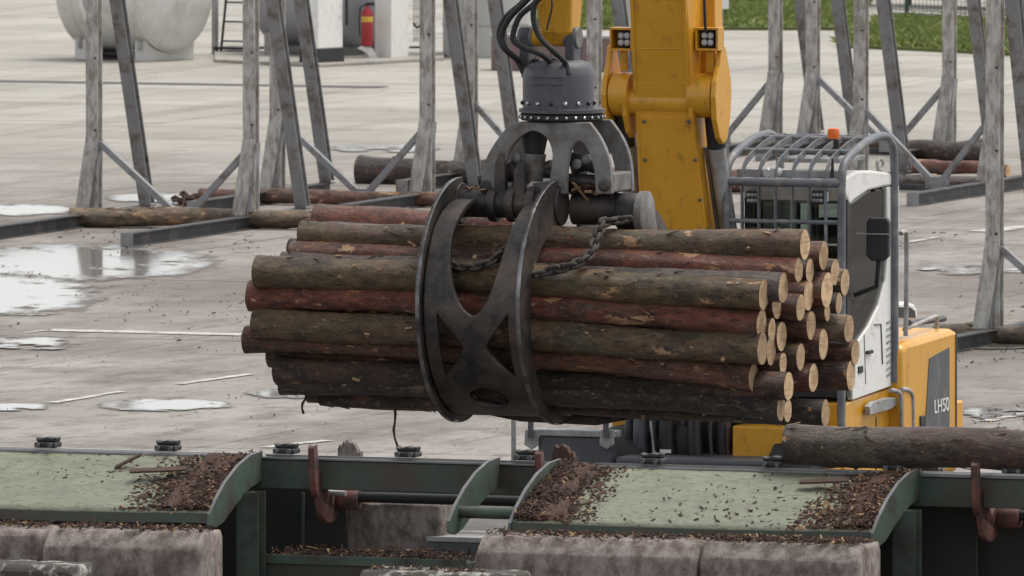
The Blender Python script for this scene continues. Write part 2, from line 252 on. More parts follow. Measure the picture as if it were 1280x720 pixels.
# ------------------------------------------------------------------ helpers: meshes and things
class MB:
    def __init__(s): s.v = []; s.f = []
    def add(s, vs, fs):
        k = len(s.v); s.v += [tuple(p) for p in vs]; s.f += [tuple(i + k for i in f) for f in fs]; return s
    def box(s, x0, x1, y0, y1, z0, z1):
        return s.add([(x, y, z) for x in (x0, x1) for y in (y0, y1) for z in (z0, z1)], [(0, 1, 3, 2), (4, 6, 7, 5), (0, 4, 5, 1), (2, 3, 7, 6), (0, 2, 6, 4), (1, 5, 7, 3)])
    def sweep(s, sec, p0, p1, A, B, sec1=None):
        p0 = Vector(p0); p1 = Vector(p1); A = Vector(A); B = Vector(B); n = len(sec); sec1 = sec1 or sec
        vs = [p0 + A * a + B * b for a, b in sec] + [p1 + A * a + B * b for a, b in sec1]
        fs = [(i, (i + 1) % n, n + (i + 1) % n, n + i) for i in range(n)] + [tuple(range(n - 1, -1, -1)), tuple(range(n, 2 * n))]
        return s.add(vs, fs)
    def prism(s, pts, d):
        """pts: 3D outline, d: extrusion vector"""
        n = len(pts); d = Vector(d); pts = [Vector(p) for p in pts]
        return s.add(pts + [p + d for p in pts], [tuple(range(n - 1, -1, -1)), tuple(range(n, 2 * n))] + [(i, (i + 1) % n, n + (i + 1) % n, n + i) for i in range(n)])
    def tube(s, pts, r, n=10, caps=True):
        pts = [Vector(p) for p in pts]; rs = r if isinstance(r, (list, tuple)) else [r] * len(pts)
        vs = []; up = None
        for i, p in enumerate(pts):
            t = (pts[min(i + 1, len(pts) - 1)] - pts[max(i - 1, 0)]).normalized()
            if up is None:
                up = Vector((0, 0, 1)) if abs(t.z) < .9 else Vector((1, 0, 0))
            a = up.cross(t).normalized(); b = t.cross(a); up = b
            vs += [p + (a * math.cos(2 * math.pi * k / n) + b * math.sin(2 * math.pi * k / n)) * rs[i] for k in range(n)]
        m = len(pts)
        fs = [(i * n + k, i * n + (k + 1) % n, (i + 1) * n + (k + 1) % n, (i + 1) * n + k) for i in range(m - 1) for k in range(n)]
        if caps: fs += [tuple(range(n - 1, -1, -1)), tuple(range((m - 1) * n, m * n))]
        return s.add(vs, fs)
    def lathe(s, prof, c, axis=(0, 0, 1), n=28):
        ax = Vector(axis).normalized(); a = (Vector((1, 0, 0)) if abs(ax.x) < .9 else Vector((0, 1, 0))); a = (a - ax * a.dot(ax)).normalized(); b = ax.cross(a); c = Vector(c)
        vs = [c + ax * h + (a * math.cos(2 * math.pi * k / n) + b * math.sin(2 * math.pi * k / n)) * r for r, h in prof for k in range(n)]
        m = len(prof)
        fs = [(i * n + k, i * n + (k + 1) % n, (i + 1) * n + (k + 1) % n, (i + 1) * n + k) for i in range(m - 1) for k in range(n)] + [tuple(range(n - 1, -1, -1)), tuple(range((m - 1) * n, m * n))]
        return s.add(vs, fs)
    def build(s, name, m, parent=None, bevel=0, smooth=None, recalc=True):
        me = bpy.data.meshes.new(name); me.from_pydata(s.v, [], s.f); me.materials.append(M[m] if isinstance(m, str) else m)
        if recalc:
            import bmesh
            bm = bmesh.new(); bm.from_mesh(me); bmesh.ops.recalc_face_normals(bm, faces=bm.faces); bm.to_mesh(me); bm.free()
        if smooth:
            me.shade_smooth(); me.set_sharp_from_angle(angle=R(smooth))
        o = bpy.data.objects.new(name, me); col.objects.link(o)
        if parent: o.parent = parent
        if bevel:
            b = o.modifiers.new('bevel', 'BEVEL'); b.width = bevel; b.segments = 2; b.limit_method = 'ANGLE'; b.angle_limit = R(35)
        return o
def tag(o, label, cat, group=None):
    o['label'] = label; o['category'] = cat
    if group: o['group'] = group
    return o
def thing(name, label, cat, fr=None, loc=(0, 0, 0), yaw=0, group=None):
    o = bpy.data.objects.new(name, None); col.objects.link(o); o.empty_display_size = .2
    if fr: o.location = fr.o; o.rotation_euler = (0, 0, fr.yaw)
    else: o.location = loc; o.rotation_euler = (0, 0, yaw)
    return tag(o, label, cat, group)
def structure(o): o['kind'] = 'structure'; return o
def stuff(o): o['kind'] = 'stuff'; return o
def copy_tree(o, parent=None):
    c = o.copy(); col.objects.link(c); c.parent = parent
    for ch in [x for x in o.children]: copy_tree(ch, c)
    return c
def Isec(w_, h_, tf, tw):
    a, b = w_ / 2, h_ / 2; t = tw / 2
    return [(-a, -b), (a, -b), (a, -b + tf), (t, -b + tf), (t, b - tf), (a, b - tf), (a, b), (-a, b), (-a, b - tf), (-t, b - tf), (-t, -b + tf), (-a, -b + tf)]
def rect(w_, h_): return [(-w_ / 2, -h_ / 2), (w_ / 2, -h_ / 2), (w_ / 2, h_ / 2), (-w_ / 2, h_ / 2)]
def clip_grid(nu, nv, pt, field):
    """mesh of a sheet where field(u,v)>0, with a smooth edge"""
    g = [[(i / nu, j / nv) for j in range(nv + 1)] for i in range(nu + 1)]
    fv = [[field(*g[i][j]) for j in range(nv + 1)] for i in range(nu + 1)]
    vs = []; fs = []; idx = {}
    def vid(u, v):
        k = (round(u, 6), round(v, 6))
        if k not in idx: idx[k] = len(vs); vs.append(pt(u, v))
        return idx[k]
    for i in range(nu):
        for j in range(nv):
            c = [(i, j), (i + 1, j), (i + 1, j + 1), (i, j + 1)]; poly = []
            for k in range(4):
                a = c[k]; b = c[(k + 1) % 4]; fa = fv[a[0]][a[1]]; fb = fv[b[0]][b[1]]; pa = g[a[0]][a[1]]; pb = g[b[0]][b[1]]
                if fa > 0: poly.append(vid(*pa))
                if (fa > 0) != (fb > 0):
                    t = fa / (fa - fb); poly.append(vid(pa[0] + (pb[0] - pa[0]) * t, pa[1] + (pb[1] - pa[1]) * t))
            q = []
            for x in poly:
                if x not in q: q.append(x)
            if len(q) >= 3: fs.append(tuple(q))
    return vs, fs
def fbm(x, y, s=0): return noise.fractal(Vector((x, y, s)), 1.0, 2.0, 5)

def smooth_path(P, n=6):
    out = []
    for i in range(len(P) - 1):
        p0 = P[max(i - 1, 0)]; p1 = P[i]; p2 = P[i + 1]; p3 = P[min(i + 2, len(P) - 1)]
        for k in range(n):
            t = k / n; out.append(.5 * ((2 * p1) + (p2 - p0) * t + (2 * p0 - 5 * p1 + 4 * p2 - p3) * t * t + (3 * p1 - p0 - 3 * p2 + p3) * t ** 3))
    return out + [P[-1]]

# ------------------------------------------------------------------ ground: one sheet to the horizon, slabs, drain, paint, puddles
YF = Frame((0, 0, 0))
ground = MB().add([(-3000, -200, -.03), (3000, -200, -.03), (3000, 5000, -.03), (-3000, 5000, -.03)], [(0, 1, 2, 3)]).build('ground', 'yard'); structure(ground)
strip = MB()
slab_me = None; SX, SY = 6.0, 5.0; JG = .020
slab_root = ground
for ix in range(-18, 6):
    for iy in range(16, 54):
        cx, cy = ix * SX + 3.2, iy * SY
        p = YF.w((cx, cy, 0))
        if p.y < 92 or p.y > 262: continue
        if abs(p.x) > p.y * .0377 + 7.5: continue
        if slab_me is None:
            o = MB().box(-SX / 2 + JG / 2, SX / 2 - JG / 2, -SY / 2 + JG / 2, SY / 2 - JG / 2, -.035, 0).build('slab', 'yard', ground); slab_me = o.data
        else:
            o = bpy.data.objects.new('slab', slab_me); col.objects.link(o); o.parent = ground
        random.seed(ix * 100 + iy); o.location = (p.x, p.y, random.uniform(-.004, 0)); o.rotation_euler = (0, 0, YAW)
# added dark sheet around conveyor and machine, cuts light bounced off the ground
def bounce_apron():
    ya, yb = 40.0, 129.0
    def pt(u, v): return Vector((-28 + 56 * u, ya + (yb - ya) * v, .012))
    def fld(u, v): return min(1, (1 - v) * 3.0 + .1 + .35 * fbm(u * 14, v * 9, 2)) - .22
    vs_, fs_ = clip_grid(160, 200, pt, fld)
    structure(MB().add(vs_, fs_).build('bounce_cut_sheet', 'bounce_cut', recalc=False))
bounce_apron()
def drain_channel(a, b, width, z=.004):
    a = gp(*a); b = gp(*b); d = (b - a).normalized(); n = Vector((-d.y, d.x, 0)) * width / 2
    return structure(MB().add([p + Vector((0, 0, z)) for p in (a - n, b - n, b + n, a + n)], [(0, 1, 2, 3)]).build('drainage_channel', 'drain'))
drain_channel((-20, 101), (480, 109), .55)
PAINT = [((65, 504), (152, 490), .13), ((225, 480.5), (313, 468), .13), ((36, 417), (62, 413), .12), ((60, 413), (306, 419), .35), ((-10, 393), (62, 394), .35), ((330, 560), (410, 551), .14), ((1134, 303), (1170, 297), .16), ((1225, 290), (1290, 283), .4), ((1180, 338), (1290, 340), .5), ((1232, 527), (1290, 516), .16)]
for a, b, wd in PAINT:
    A = gp(*a); B = gp(*b); d = (B - A).normalized(); n = Vector((-d.y, d.x, 0)) * wd / 2
    L = (B - A).length; nu = max(8, int(L / .25))
    sd_ = random.random() * 50
    vs_, fs_ = clip_grid(nu, 6, lambda u, v: A + (B - A) * u + n * (2 * v - 1) + Vector((0, 0, .008)), lambda u, v: .35 + fbm(u * L * 1.2 + sd_, v * .8, 3) + min(0, (.5 - abs(v - .5)) * 4 - .5) * .25)
    structure(MB().add(vs_, fs_).build('painted_line', 'paint', recalc=False))
def puddle(px0, px1, py0, py1, seed, thr=.0, stretch=1.0):
    """px box on the ground; a film of water that thins out into a damp margin"""
    cw = (px1 - px0); z = .006 + seed * .0005; keep = {}
    def fld(u, v):
        e = 1 - ((u - .5) * 2) ** 2 - ((v - .5) * 2) ** 2
        f = e * .8 + fbm(u * cw / 55 + seed, v * (py1 - py0) / 5.0 * stretch + seed * 2, seed) * .9 + fbm(u * cw / 18 + seed, v * (py1 - py0) / 1.8 + seed * 2, seed + 5) * .30 - thr
        return min(f + .45, e * 1.6 + .35 * fbm(u * cw / 30 + seed * 3, v * (py1 - py0) / 4.0, seed + 9))
    wet = []
    def pt(u, v):
        p = gp(px0 + (px1 - px0) * u, py1 + (py0 - py1) * v); p.z = z; wet.append(fld(u, v)); return p
    vs_, fs_ = clip_grid(int(cw / 1.0), max(20, int((py1 - py0) * 2.4)), pt, fld)
    if not fs_: return
    o = structure(MB().add(vs_, fs_).build('puddle', 'water', recalc=False))
    at_ = o.data.attributes.new('wet', 'FLOAT', 'POINT'); at_.data.foreach_set('value', wet)
puddle(-60, 105, 255, 271, 1, -.1); puddle(120, 310, 240, 256, 2, .0)
puddle(-90, 290, 302, 354, 3, -.08); puddle(-150, 140, 340, 398, 4, -.10);
puddle(110, 300, 498, 516, 6, .0); puddle(300, 470, 484, 500, 7, .0); puddle(-40, 70, 504, 515, 8, .0)
puddle(1130, 1290, 330, 346, 10, .62); puddle(1185, 1300, 424, 438, 11, .1); puddle(1190, 1320, 508, 526, 12, .5)
puddle(400, 560, 180, 192, 14, .3); puddle(500, 620, 225, 236, 15, .3); puddle(-30, 110, 418, 440, 13, .55)

# ------------------------------------------------------------------ far end: verges, wall, hedge, tank, pumps
def verge(name, pts, h=.05):
    g3 = [gp(*p) for p in pts]
    o = MB().prism([Vector((p.x, p.y, 0)) for p in g3], (0, 0, h)).build(name, 'soil'); structure(o); return g3
v1 = verge('grass_verge', [(600, 37), (1070, 38), (1085, 4), (600, 2)])
v2 = verge('grass_verge', [(1048, 50), (1074, 49), (1100, 28), (1420, 28), (1420, 78), (1130, 63), (1050, 60)])
def inside(p, poly):
    c = False; n = len(poly)
    for i in range(n):
        a, b = poly[i], poly[(i + 1) % n]
        if (a.y > p.y) != (b.y > p.y) and p.x < (b.x - a.x) * (p.y - a.y) / (b.y - a.y) + a.x: c = not c
    return c
random.seed(5)
for poly, cnt, lab in ((v1, 9000, 'tall grass along the far edge of the yard'), (v2, 12000, 'bright green grass on the verge below the low wall')):
    xs = [p.x for p in poly]; ys = [p.y for p in poly]; g = MB(); k = 0
    while k < cnt:
        p = Vector((random.uniform(min(xs), max(xs)), random.uniform(min(ys), max(ys)), 0))
        if not inside(p, poly): continue
        k += 1
        h = random.uniform(.05, .16) * (1 + .8 * max(0, fbm(p.x * .5, p.y * .3))); a = random.uniform(0, 6.28); wd = random.uniform(.008, .02); ln = Vector((random.uniform(-.1, .1), random.uniform(-.1, .1), h))
        s_ = Vector((math.cos(a), math.sin(a), 0)) * wd; b0 = Vector((p.x, p.y, .045))
        g.add([b0 - s_, b0 + s_, b0 + ln * .6 + s_ * .7 + Vector((0, 0, .01)), b0 + ln + Vector((ln.x, ln.y, 0))], [(0, 1, 2, 3)])
    o = stuff(g.build('grass', 'grass', recalc=False)); tag(o, lab, 'grass')
def hedge(a, b, h, depth, label, seed, cnt):
    a = gp(*a); b = gp(*b); d = b - a; n = Vector((-d.y, d.x, 0)).normalized(); random.seed(seed); g = MB()
    for k in range(cnt):
        t = random.random(); q = random.random(); top = h * (.82 + .35 * fbm(t * d.length * .5, q, seed))
        p = a + d * t + n * q * depth + Vector((0, 0, random.uniform(.05, 1) ** .7 * top))
        s_ = random.uniform(.06, .13); r1 = Vector((random.gauss(0, 1), random.gauss(0, 1), random.gauss(0, 1))).normalized() * s_; r2 = r1.cross(Vector((random.gauss(0, 1), random.gauss(0, 1), random.gauss(0, 1)))).normalized() * s_ * .7
        g.add([p - r1, p - r2, p + r1, p + r2], [(0, 1, 2, 3)])
    root = thing('hedge', label, 'hedge', loc=(a + b) / 2)
    o = g.build('foliage', 'hedge', None, recalc=False); o.parent = root; o.matrix_parent_inverse = Matrix.Translation(-root.location); stuff(o)
    tr = MB()
    for k in range(6):
        p = a + d * ((k + .5) / 6) + n * depth * .5; tr.tube([p, p + Vector((.05, 0, h * .7))], .03, 6)
    o = tr.build('stem', 'bark_brown'); o.parent = root; o.matrix_parent_inverse = Matrix.Translation(-root.location)
hedge((1085, 6), (1420, 20), 2.2, 1.0, 'dark green hedge behind the wire fence at upper right', 3, 5500)
hedge((880, 3), (985, 4), 1.1, 1.2, 'low hedge beyond the grass strip right of the boom', 4, 1500)
hedge((755, 10), (800, 12), 1.0, 1.0, 'small bush glimpsed just left of the yellow boom', 6, 900)
# low wall with fence
A = gp(1098, 26); B = gp(1420, 42); d = (B - A); n = Vector((-d.y, d.x, 0)).normalized()
wl = thing('fence_wall', 'low pale concrete wall with green wire fence above the grass verge', 'wall', loc=A, yaw=math.atan2(d.y, d.x))
Lw = d.length; seg = 1.2; k = 0
while k * seg < Lw:
    MB().box(k * seg + .008, min(Lw, (k + 1) * seg) - .008, 0, .16, -.02, .17).build('panel', 'palewall', wl, .01); k += 1
for k in range(int(Lw / 2.4) + 1):
    MB().box(k * 2.4 + .75, k * 2.4 + .81, -.05, -.004, -.02, 1.8).build('fence_post', 'fence', wl)
mesh_ = MB()
for k in range(int(Lw / .1)): mesh_.box(k * .1, k * .1 + .006, .05, .056, .17, 1.75)
for k in range(9): mesh_.box(0, Lw, .046, .052, .2 + k * .19, .208 + k * .19)
mesh_.build('wire_mesh', 'fence', wl)
# white sign on the right of the boom, clad sheds at the far end
p = gp(902, 38); sg = thing('sign_board', 'white sign board on a post beyond the boom', 'sign', loc=p, yaw=R(-8))
MB().box(-.10, .12, -.02, .0, .36, .95).build('board', 'white', sg, .005); MB().box(-.02, .02, .002, .04, 0, .9).build('post', 'ltgrey', sg)
p = gp(640, 88); rw = thing('low_red_cabin', 'low dull red clad block behind the grapple hoses', 'shed', loc=p, yaw=YAW)
for k in range(8): MB().box(-.35 + k * .25, -.11 + k * .25, 0, .5, 0, .52).build('panel', 'redwall', rw, .01)
MB().box(-.4, 1.7, -.04, .6, .52, .56).build('cap', 'ltgrey', rw)
p = gp(612, 70); rw = thing('pale_silo', 'pale grey round silo behind the grapple hoses', 'silo', loc=p)
MB().lathe([(.75, .0), (.75, 2.6), (.2, 2.9)], (0, 0, 0), n=36).build('shell', 'palewall', rw, smooth=40)
for k in range(3): MB().lathe([(.76, .5 + k * .7), (.77, .52 + k * .7), (.76, .54 + k * .7)], (0, 0, 0), n=36).build('hoop', 'ltgrey', rw, smooth=60)
p = gp(783, 46); rw = thing('beige_post', 'beige concrete post left of the yellow boom', 'post', loc=p, yaw=YAW)
MB().box(-.11, .11, -.11, .11, 0, 2.4).build('shaft', 'palewall', rw, .015); MB().box(-.15, .15, -.15, .15, 0, .06).build('base', 'stone', rw)
# tank
p = gp(168, 74); tf = Frame(p, R(-38)); tk = thing('storage_tank', 'white horizontal storage tank on two saddle legs at upper left', 'tank', tf)
RT = .96; zc = .14 + RT
prof = []
LT = .78
for k in range(9): a = math.pi / 2 * k / 8; prof.append((RT * math.sin(a) + .001, -LT - .30 * math.cos(a)))
for k in range(9): a = math.pi / 2 * k / 8; prof.append((RT * math.cos(a) + .001, LT + .30 * math.sin(a)))
MB().lathe(prof, (0, 0, zc), (1, 0, 0), 56).build('shell', 'tank', tk, smooth=50)
for xx in (-.55, LT): MB().lathe([(RT + .002, xx - .02), (RT + .012, xx - .015), (RT + .012, xx + .015), (RT + .002, xx + .02)], (0, 0, zc), (1, 0, 0), 56).build('weld_band', 'tank', tk, smooth=50)
for xx in (-.62, .62):
    sa = []
    for k in range(13): a = R(-90 - 38 + 76 * k / 12); sa.append((xx - .12, (RT + .012) * math.cos(a) * .999, zc + (RT + .012) * math.sin(a)))
    sd2 = MB().prism([(xx - .12, -.60, 0), *sa, (xx - .12, .60, 0)], (.24, 0, 0)).build('saddle', 'tank', tk, .01)
    MB().tube([(xx, -.62, .18), (xx, -.62, .40)], .035, 8).build('bracket', 'ltgrey', sd2)
MB().tube([(-.7, -.3, .09), (.5, -.3, .09)], .06, 10).build('outlet_pipe', 'black', tk, smooth=50)
MB().tube([(-.28, -RT - .02, 2.3), (-.28, -RT - .03, .9), (-.28, -RT * .75, .45)], .03, 8).build('level_pipe', 'white', tk, smooth=50)
# second grey tank + ladder
p = gp(345, 74); t2 = Frame(p, R(-32)); tk = thing('grey_tank', 'grey round fuel tank behind the black ladder', 'tank', t2)
prof = [(.02, -.9), (.55, -.82), (.82, -.62), (.86, -.5), (.86, .9), (.82, 1.02), (.55, 1.2), (.02, 1.28)]
MB().lathe(prof, (-.1, 1.2, 1.03), (1, 0, 0), 40).build('shell', 'pump_grey', tk, smooth=50)
for xx in (-.55, .6): MB().box(xx - .07, xx + .07, .6, 1.8, 0, .4).build('saddle', 'ltgrey', tk, .01)
p = gp(287, 68); lf = Frame(p, R(-25)); ld = thing('access_ladder', 'black steel access ladder standing beside the white tank', 'ladder', lf)
for xx, rr in ((-.16, 0), (.40, .0)): MB().tube([(xx, 0, 0), (xx + .02, .55, 2.6)], .022, 8).build('rail', 'black', ld, smooth=50)
for k in range(8): MB().box(-.15, .40, .02 + .067 * k, .09 + .067 * k, .2 + .31 * k, .225 + .31 * k).build('rung', 'black', ld)
MB().box(-.24, .45, -.1, .45, .08, .12).build('base_frame', 'black', ld); MB().box(-.30, -.22, -.05, .05, .0, 2.4).build('guide_post', 'ltgrey', ld, .008)
# pumps
def pump(pxl, pyb, wd, dp, h, label, yaw, facemat, sidemat, plinth=True, zfront=None):
    fr = Frame(gp(pxl, pyb), yaw); t = thing('fuel_dispenser', label, 'dispenser', fr); z0 = .27 if plinth else .03
    MB().box(0, wd, .012, dp, z0, h).build('housing', sidemat, t, .012)
    MB().box(.004, wd - .004, 0, .01, z0 + .002, h - .01).build('front_panel', facemat, t)
    if plinth: MB().box(-.02, wd + .02, -.02, dp + .02, 0, z0 - .002).build('plinth', 'black', t, .012)
    else: MB().box(.03, wd - .03, .03, dp - .03, 0, z0 - .001).build('plinth', 'dkgrey', t)
    return fr, t
fr, t = pump(436, 80, .60, .36, 2.1, 'white fuel dispenser with grey side and black plinth', R(230), 'pump_grey', 'white')
t.location = gp(407, 80); 
MB().tube([(-.03, .2, 2.0), (-.08, .2, 1.0), (-.1, .22, .38), (-.05, .1, .3), (0.02, -.05, .34), (.2, -.06, .9), (.4, -.05, 1.9)], .022, 8).build('hose', 'rubber', t, smooth=60)
MB().tube([(-.03, .34, 2.0), (-.07, .38, 1.1), (-.05, .40, .62)], .024, 8).build('hose', 'rubber', t, smooth=60)
fr, t = pump(487, 74, .42, .36, 2.1, 'white equipment cabinet with dark handle right of the extinguisher', R(230), 'ltgrey', 'white', False)
t.location = gp(489, 74)
MB().tube([(.1, -.05, 2.0), (.12, -.05, 1.2), (.1, -.05, .9), (.08, -.04, .55)], [.02, .05, .09, .03], 8).build('hanging_glove', 'dkgrey', t, smooth=60)
p = gp(441, 70); bp_ = thing('backing_panel', 'light grey backing panel between the two dispensers', 'panel', loc=p, yaw=YAW)
MB().box(0, .62, .2, .25, 0, 2.2).build('sheet', 'ltgrey', bp_, .006); MB().box(-.02, .03, .16, .26, 0, 2.25).build('edge_post', 'white', bp_, .004)
p = gp(459, 76); ex = thing('fire_extinguisher', 'red fire extinguisher with yellow label on a floor bracket', 'extinguisher', loc=p)
MB().lathe([(.085, .24), (.093, .26), (.093, .74), (.075, .80), (.035, .84), (.03, .88)], (0, 0, 0), n=24).build('cylinder', 'red', ex, smooth=45)
MB().lathe([(.0935, .62), (.095, .625), (.095, .70), (.0935, .705)], (0, 0, 0), n=24).build('label_band', 'yelloww', ex, smooth=45)
MB().box(-.02, .12, -.02, .02, .88, .93).build('valve', 'black', ex, .005); MB().tube([(-.02, 0, .9), (-.11, 0, .85), (-.13, 0, .6), (-.115, 0, .4)], .012, 7).build('hose', 'rubber', ex, smooth=60)
st = MB().prism([(-.16, -.02, 0), (.16, -.02, 0), (.16, -.02, .06), (.09, -.02, .2), (-.10, -.02, .235), (-.16, -.02, .2), (-.02, -.02, .14), (.04, -.02, .06), (-.16, -.02, .04)], (0, .04, 0)).build('stand', 'white', ex)
MB().lathe([(.06, .0), (.06, .235)], (0, .06, 0), n=12).build('stand_foot', 'ltgrey', ex)
p = gp(523, 64); cb = thing('wire_basket_rack', 'dark wire basket rack left of the weathered post', 'rack', loc=p, yaw=YAW)
for k in range(8): MB().box(-.09 + k * .028, -.084 + k * .028, .0, .01, .15, 1.9).build('wire', 'dkgrey', cb)
for k in range(14): MB().box(-.1, .12, .012, .018, .2 + k * .12, .207 + k * .12).build('wire', 'dkgrey', cb)
MB().box(.13, .19, -.02, .05, 0, 2.1).build('frame', 'white', cb, .005); MB().tube([(-.07, -.04, .45), (0, -.06, .38), (.07, -.04, .44)], .02, 8).build('hose_loop', 'rubber', cb)
MB().box(-.14, .2, -.05, .1, 0, .08).build('base', 'dkgrey', cb)
# concrete island
A = gp(268, 77); o = MB().prism([gp(268, 78), gp(400, 84), gp(555, 75), gp(555, 56), gp(268, 56)], (0, 0, .05)).build('pump_island', 'yard', bevel=.01); structure(o)

# ------------------------------------------------------------------ log racks
def rack(px, py, spacing, label, h=4.5, fwd=4.2, back=1.9, second=True):
    fr = Frame(gp(px, py)); t = thing('log_rack', label, 'log rack', fr, group='steel log racks standing in the yard')
    xs = [0, spacing] if second else [0]
    bh = .17                                             # foot beam height
    for i, x in enumerate(xs):
        fb = MB().sweep(Isec(.15, bh, .016, .012), (x, -fwd, bh / 2), (x, back, bh / 2), (1, 0, 0), (0, 0, 1)).build('foot_beam', 'foot', t)
        MB().box(x - .078, x + .078, -fwd - .014, -fwd - .002, .0, bh + .003).build('end_plate', 'strut', fb)
        c = MB().sweep(Isec(.16, .16, .014, .012), (x, 0, bh + .004), (x, 0, h), (1, 0, 0), (0, 1, 0)).build('column', 'post', t)
        # flared cover plate at the foot
        MB().prism([(x - .20, -.16, bh + .003), (x - .02, -.16, bh + .003), (x + .08, -.092, bh + .80), (x + .08, -.086, bh + .95), (x - .08, -.086, bh + .95)], (0, .012, 0)).build('foot_plate', 'post', c)
        MB().prism([(x - .01, -.145, bh + .003), (x - .01, .14, bh + .003), (x + .0825, .09, bh + .9), (x + .0825, -.078, bh + .9)], (.012, 0, 0)).build('gusset', 'strut', c)
        st_ = MB().sweep(Isec(.16, .14, .014, .010), (x + .03, back - .18, bh + .01), (x + .005, .16, h - .1), (1, 0, 0), Vector((0, h - .3, back - .4)).normalized()).build('strut', 'strut', t)
        for zz in (1.2, 2.1, 3.0): MB().lathe([(.016, 0), (.016, .012), (.008, .016)], (x + .045, -.081, zz + .1 * i), (0, -1, 0), 8).build('bolt', 'foot', c)
    if second:
        zt = bh + .86; xm = spacing * .56; br = (.09, .075)
        MB().box(.0, spacing, -.02, .05, .02, .09).build('base_rail', 'foot', t)
        MB().sweep(rect(*br), (.09, -.01, zt), (xm - .06, -.01, .16), (0, 1, 0), (.6, 0, .8)).build('brace', 'strut', t)
        MB().sweep(rect(*br), (spacing - .09, -.01, zt - .1), (xm + .1, -.01, .16), (0, 1, 0), (-.6, 0, .8)).build('brace', 'strut', t)
        MB().box(xm - .13, xm + .17, -.05, .06, .04, .20).build('brace_foot', 'strut', t, .005)
    return t
rack(118, 282, 2.10, 'steel log rack at far left with a pale log lying behind its braces')
rack(347, 253, 2.06, 'second steel rack, its brace crossing in front of the thick dark log', fwd=3.0)
rack(588, 229, 1.74, 'steel log rack standing behind the grapple and rotator', fwd=2.6)
rack(806, 185, 1.92, 'farthest rack, half hidden behind the yellow boom', fwd=2.2)
rack(1016, 192, 1.98, 'rack behind the cab roof with the orange beacon', fwd=2.2)
rack(1076, 238, 1.84, 'rack right of the cab with its braces meeting low beside the mirror', fwd=3.4)
rack(1243, 430, 2.15, 'nearest rack at the right edge, tall post beside the yellow hood', h=5.2, fwd=2.4)

